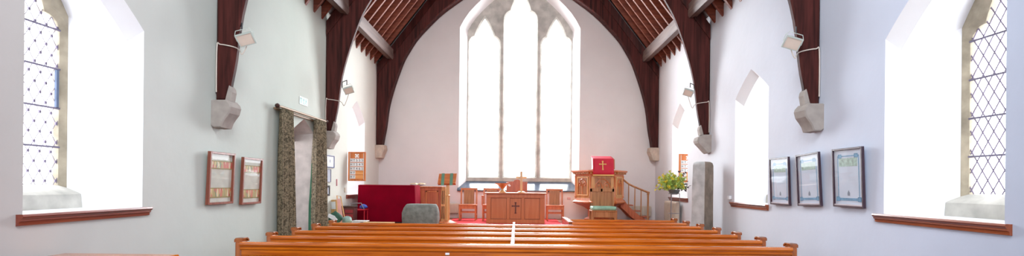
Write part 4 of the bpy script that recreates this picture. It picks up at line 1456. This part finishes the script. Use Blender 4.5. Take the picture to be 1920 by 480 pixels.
FX, FY, FZ = 3.57, 12.10, 1.47
t = thing('flower_stand', 'tall thin wire flower stand at the right wall', 'plant stand', (FX, FY, 0))
part('ring', MB().tube([(FX + .12 * math.cos(2 * PI * k / 16), FY + .12 * math.sin(2 * PI * k / 16), FZ) for k in range(17)], .007, 6), 'wire', t)
for k in range(3):
    th = PI / 2 + k * 2 * PI / 3 + .3
    part('leg', MB().tube([(FX + .12 * math.cos(th), FY + .12 * math.sin(th), FZ), (FX + .13 * math.cos(th), FY + .11 * math.sin(th), .7), (FX + .16 * math.cos(th), FY + .11 * math.sin(th), 0)], .007, 6), 'wire', t)
part('lower_ring', MB().tube([(FX + .13 * math.cos(2 * PI * k / 16), FY + .12 * math.sin(2 * PI * k / 16), 1.02) for k in range(17)], .005, 6), 'wire', t)
t = thing('flower_arrangement', 'loose green and yellow flower arrangement in a grey bowl on the wire stand', 'flowers', (FX, FY, FZ))
part('bowl', MB().lathe([(.07, FZ - .02), (.11, FZ + .02), (.135, FZ + .09), (.125, FZ + .09), (.05, FZ + .03)], FX, FY, 20), 'bowl', t)
rnd = random.Random(11)
lv, ye, dk, sm_ = MB(), MB(), MB(), MB()
def leafq(mb, p, d, L, W):
    d = d.normalized()
    sd = d.cross(Vector((rnd.uniform(-1, 1), rnd.uniform(-1, 1), rnd.uniform(-.3, 1)))).normalized()
    mb.add([p, p + d * L * .5 + sd * W, p + d * L, p + d * L * .5 - sd * W], [[0, 1, 2, 3]])
for k in range(130):
    th = rnd.uniform(0, 2 * PI)
    el = rnd.uniform(-.15, 1.25)
    d = Vector((math.cos(th) * math.cos(el), .5 * math.sin(th) * math.cos(el), math.sin(el) * .9))
    Lg = rnd.uniform(.24, .40) * (1.0 if math.cos(th) > 0 else 1.1)
    b0 = Vector((FX, FY, FZ + .10))
    tip = b0 + d * Lg + Vector((0, 0, .04))
    if tip.x > 3.93:
        tip.x = 3.93 - rnd.uniform(0, .08)
    sm_.tube([b0, (b0 + tip) / 2 + Vector((0, 0, .03)), tip], .0035, 4)
    dark = d.x > .68 and el < .6
    mb = dk if dark else lv
    for q in range(7):
        u = rnd.uniform(.35, 1.0)
        p = b0.lerp(tip, u)
        leafq(mb, p, Vector((rnd.uniform(-1, 1), rnd.uniform(-1, 1), rnd.uniform(-.7, .8))) + d * .5, rnd.uniform(.05, .10), rnd.uniform(.012, .022))
    if k % 2 == 0 and not dark:
        for q in range(4):
            leafq(ye, tip, Vector((rnd.uniform(-1, 1), rnd.uniform(-1, .2), rnd.uniform(-1, 1))), .045, .02)
for k in range(14):
    p = Vector((FX + .12 + rnd.uniform(-.1, .14), FY, FZ + .42 + rnd.uniform(-.08, .1)))
    leafq(dk, p, Vector((rnd.uniform(-1, 1), rnd.uniform(-1, 1), rnd.uniform(-1, 1))), .07, .02)
part('stems', sm_, 'leaf', t)
part('leaves', lv, 'leaf', t, 'fresh light green leaves')
part('dark_leaves', dk, 'leaf_d', t, 'dark purple leaves at the right side')
part('blossoms', ye, 'yellow', t, 'small yellow blossoms')

# ------------------------------------------------------------------ light: overcast sky through the windows, plus added fill lights in nave, porch and outside the chancel window
w = bpy.data.worlds.new('overcast_sky')
w.use_nodes = True
scene.world = w
bg = w.node_tree.nodes['Background']
bg.inputs['Color'].default_value = (.95, .975, 1.0, 1)
bg.inputs['Strength'].default_value = 7.0

def area(name, loc, target, sx, sy, power, col=(1, 1, 1), portal=False):
    d = bpy.data.lights.new(name, 'AREA')
    d.shape = 'RECTANGLE'
    d.size, d.size_y = sx, sy
    d.energy = power
    d.color = col
    o = bpy.data.objects.new(name, d)
    COL.objects.link(o)
    o.location = loc
    o.rotation_euler = (Vector(target) - Vector(loc)).to_track_quat('-Z', 'Y').to_euler()
    if portal:
        d.cycles.is_portal = True
    return o
for (s, yc, hw, sp, ap) in side_windows:
    area('window_portal', (s * 4.9, yc, 2.7), (0, yc, 2.7), 1.0, 2.6, 1, portal=True)
area('window_portal', (WX, YB + .7, 4.7), (WX, 0, 4.7), 3.4, 6.2, 1, portal=True)
area('window_portal', (0, YR - .2, 4.1), (0, 5, 4.1), 3.8, 5.2, 1, portal=True)
area('nave_fill', (0, 9.4, 7.4), (0, 15.4, 3.0), 2.6, 1.6, 120, (.93, .97, 1))  # added overhead fill aimed at the chancel
area('sky_boost', (WX, YB + 1.3, 5.0), (WX, 5, 2.8), 3.2, 5.5, 1300, (.95, .98, 1))  # extra panel added outside the chancel window to strengthen its daylight
area('nave_fill', (0, 1.6, 6.6), (0, 8.0, 0.5), 3.5, 2.0, 420, (.95, .98, 1))  # added fill from above, brightening the pews and lower walls
pl_ = bpy.data.lights.new('porch_fill', 'POINT')  # point fill added to lighten the porch interior
pl_.energy = 30
pl_.shadow_soft_size = .15
po = bpy.data.objects.new('porch_fill', pl_)
COL.objects.link(po)
pl_.energy = 70
po.location = (-5.6, 9.75, 2.3)
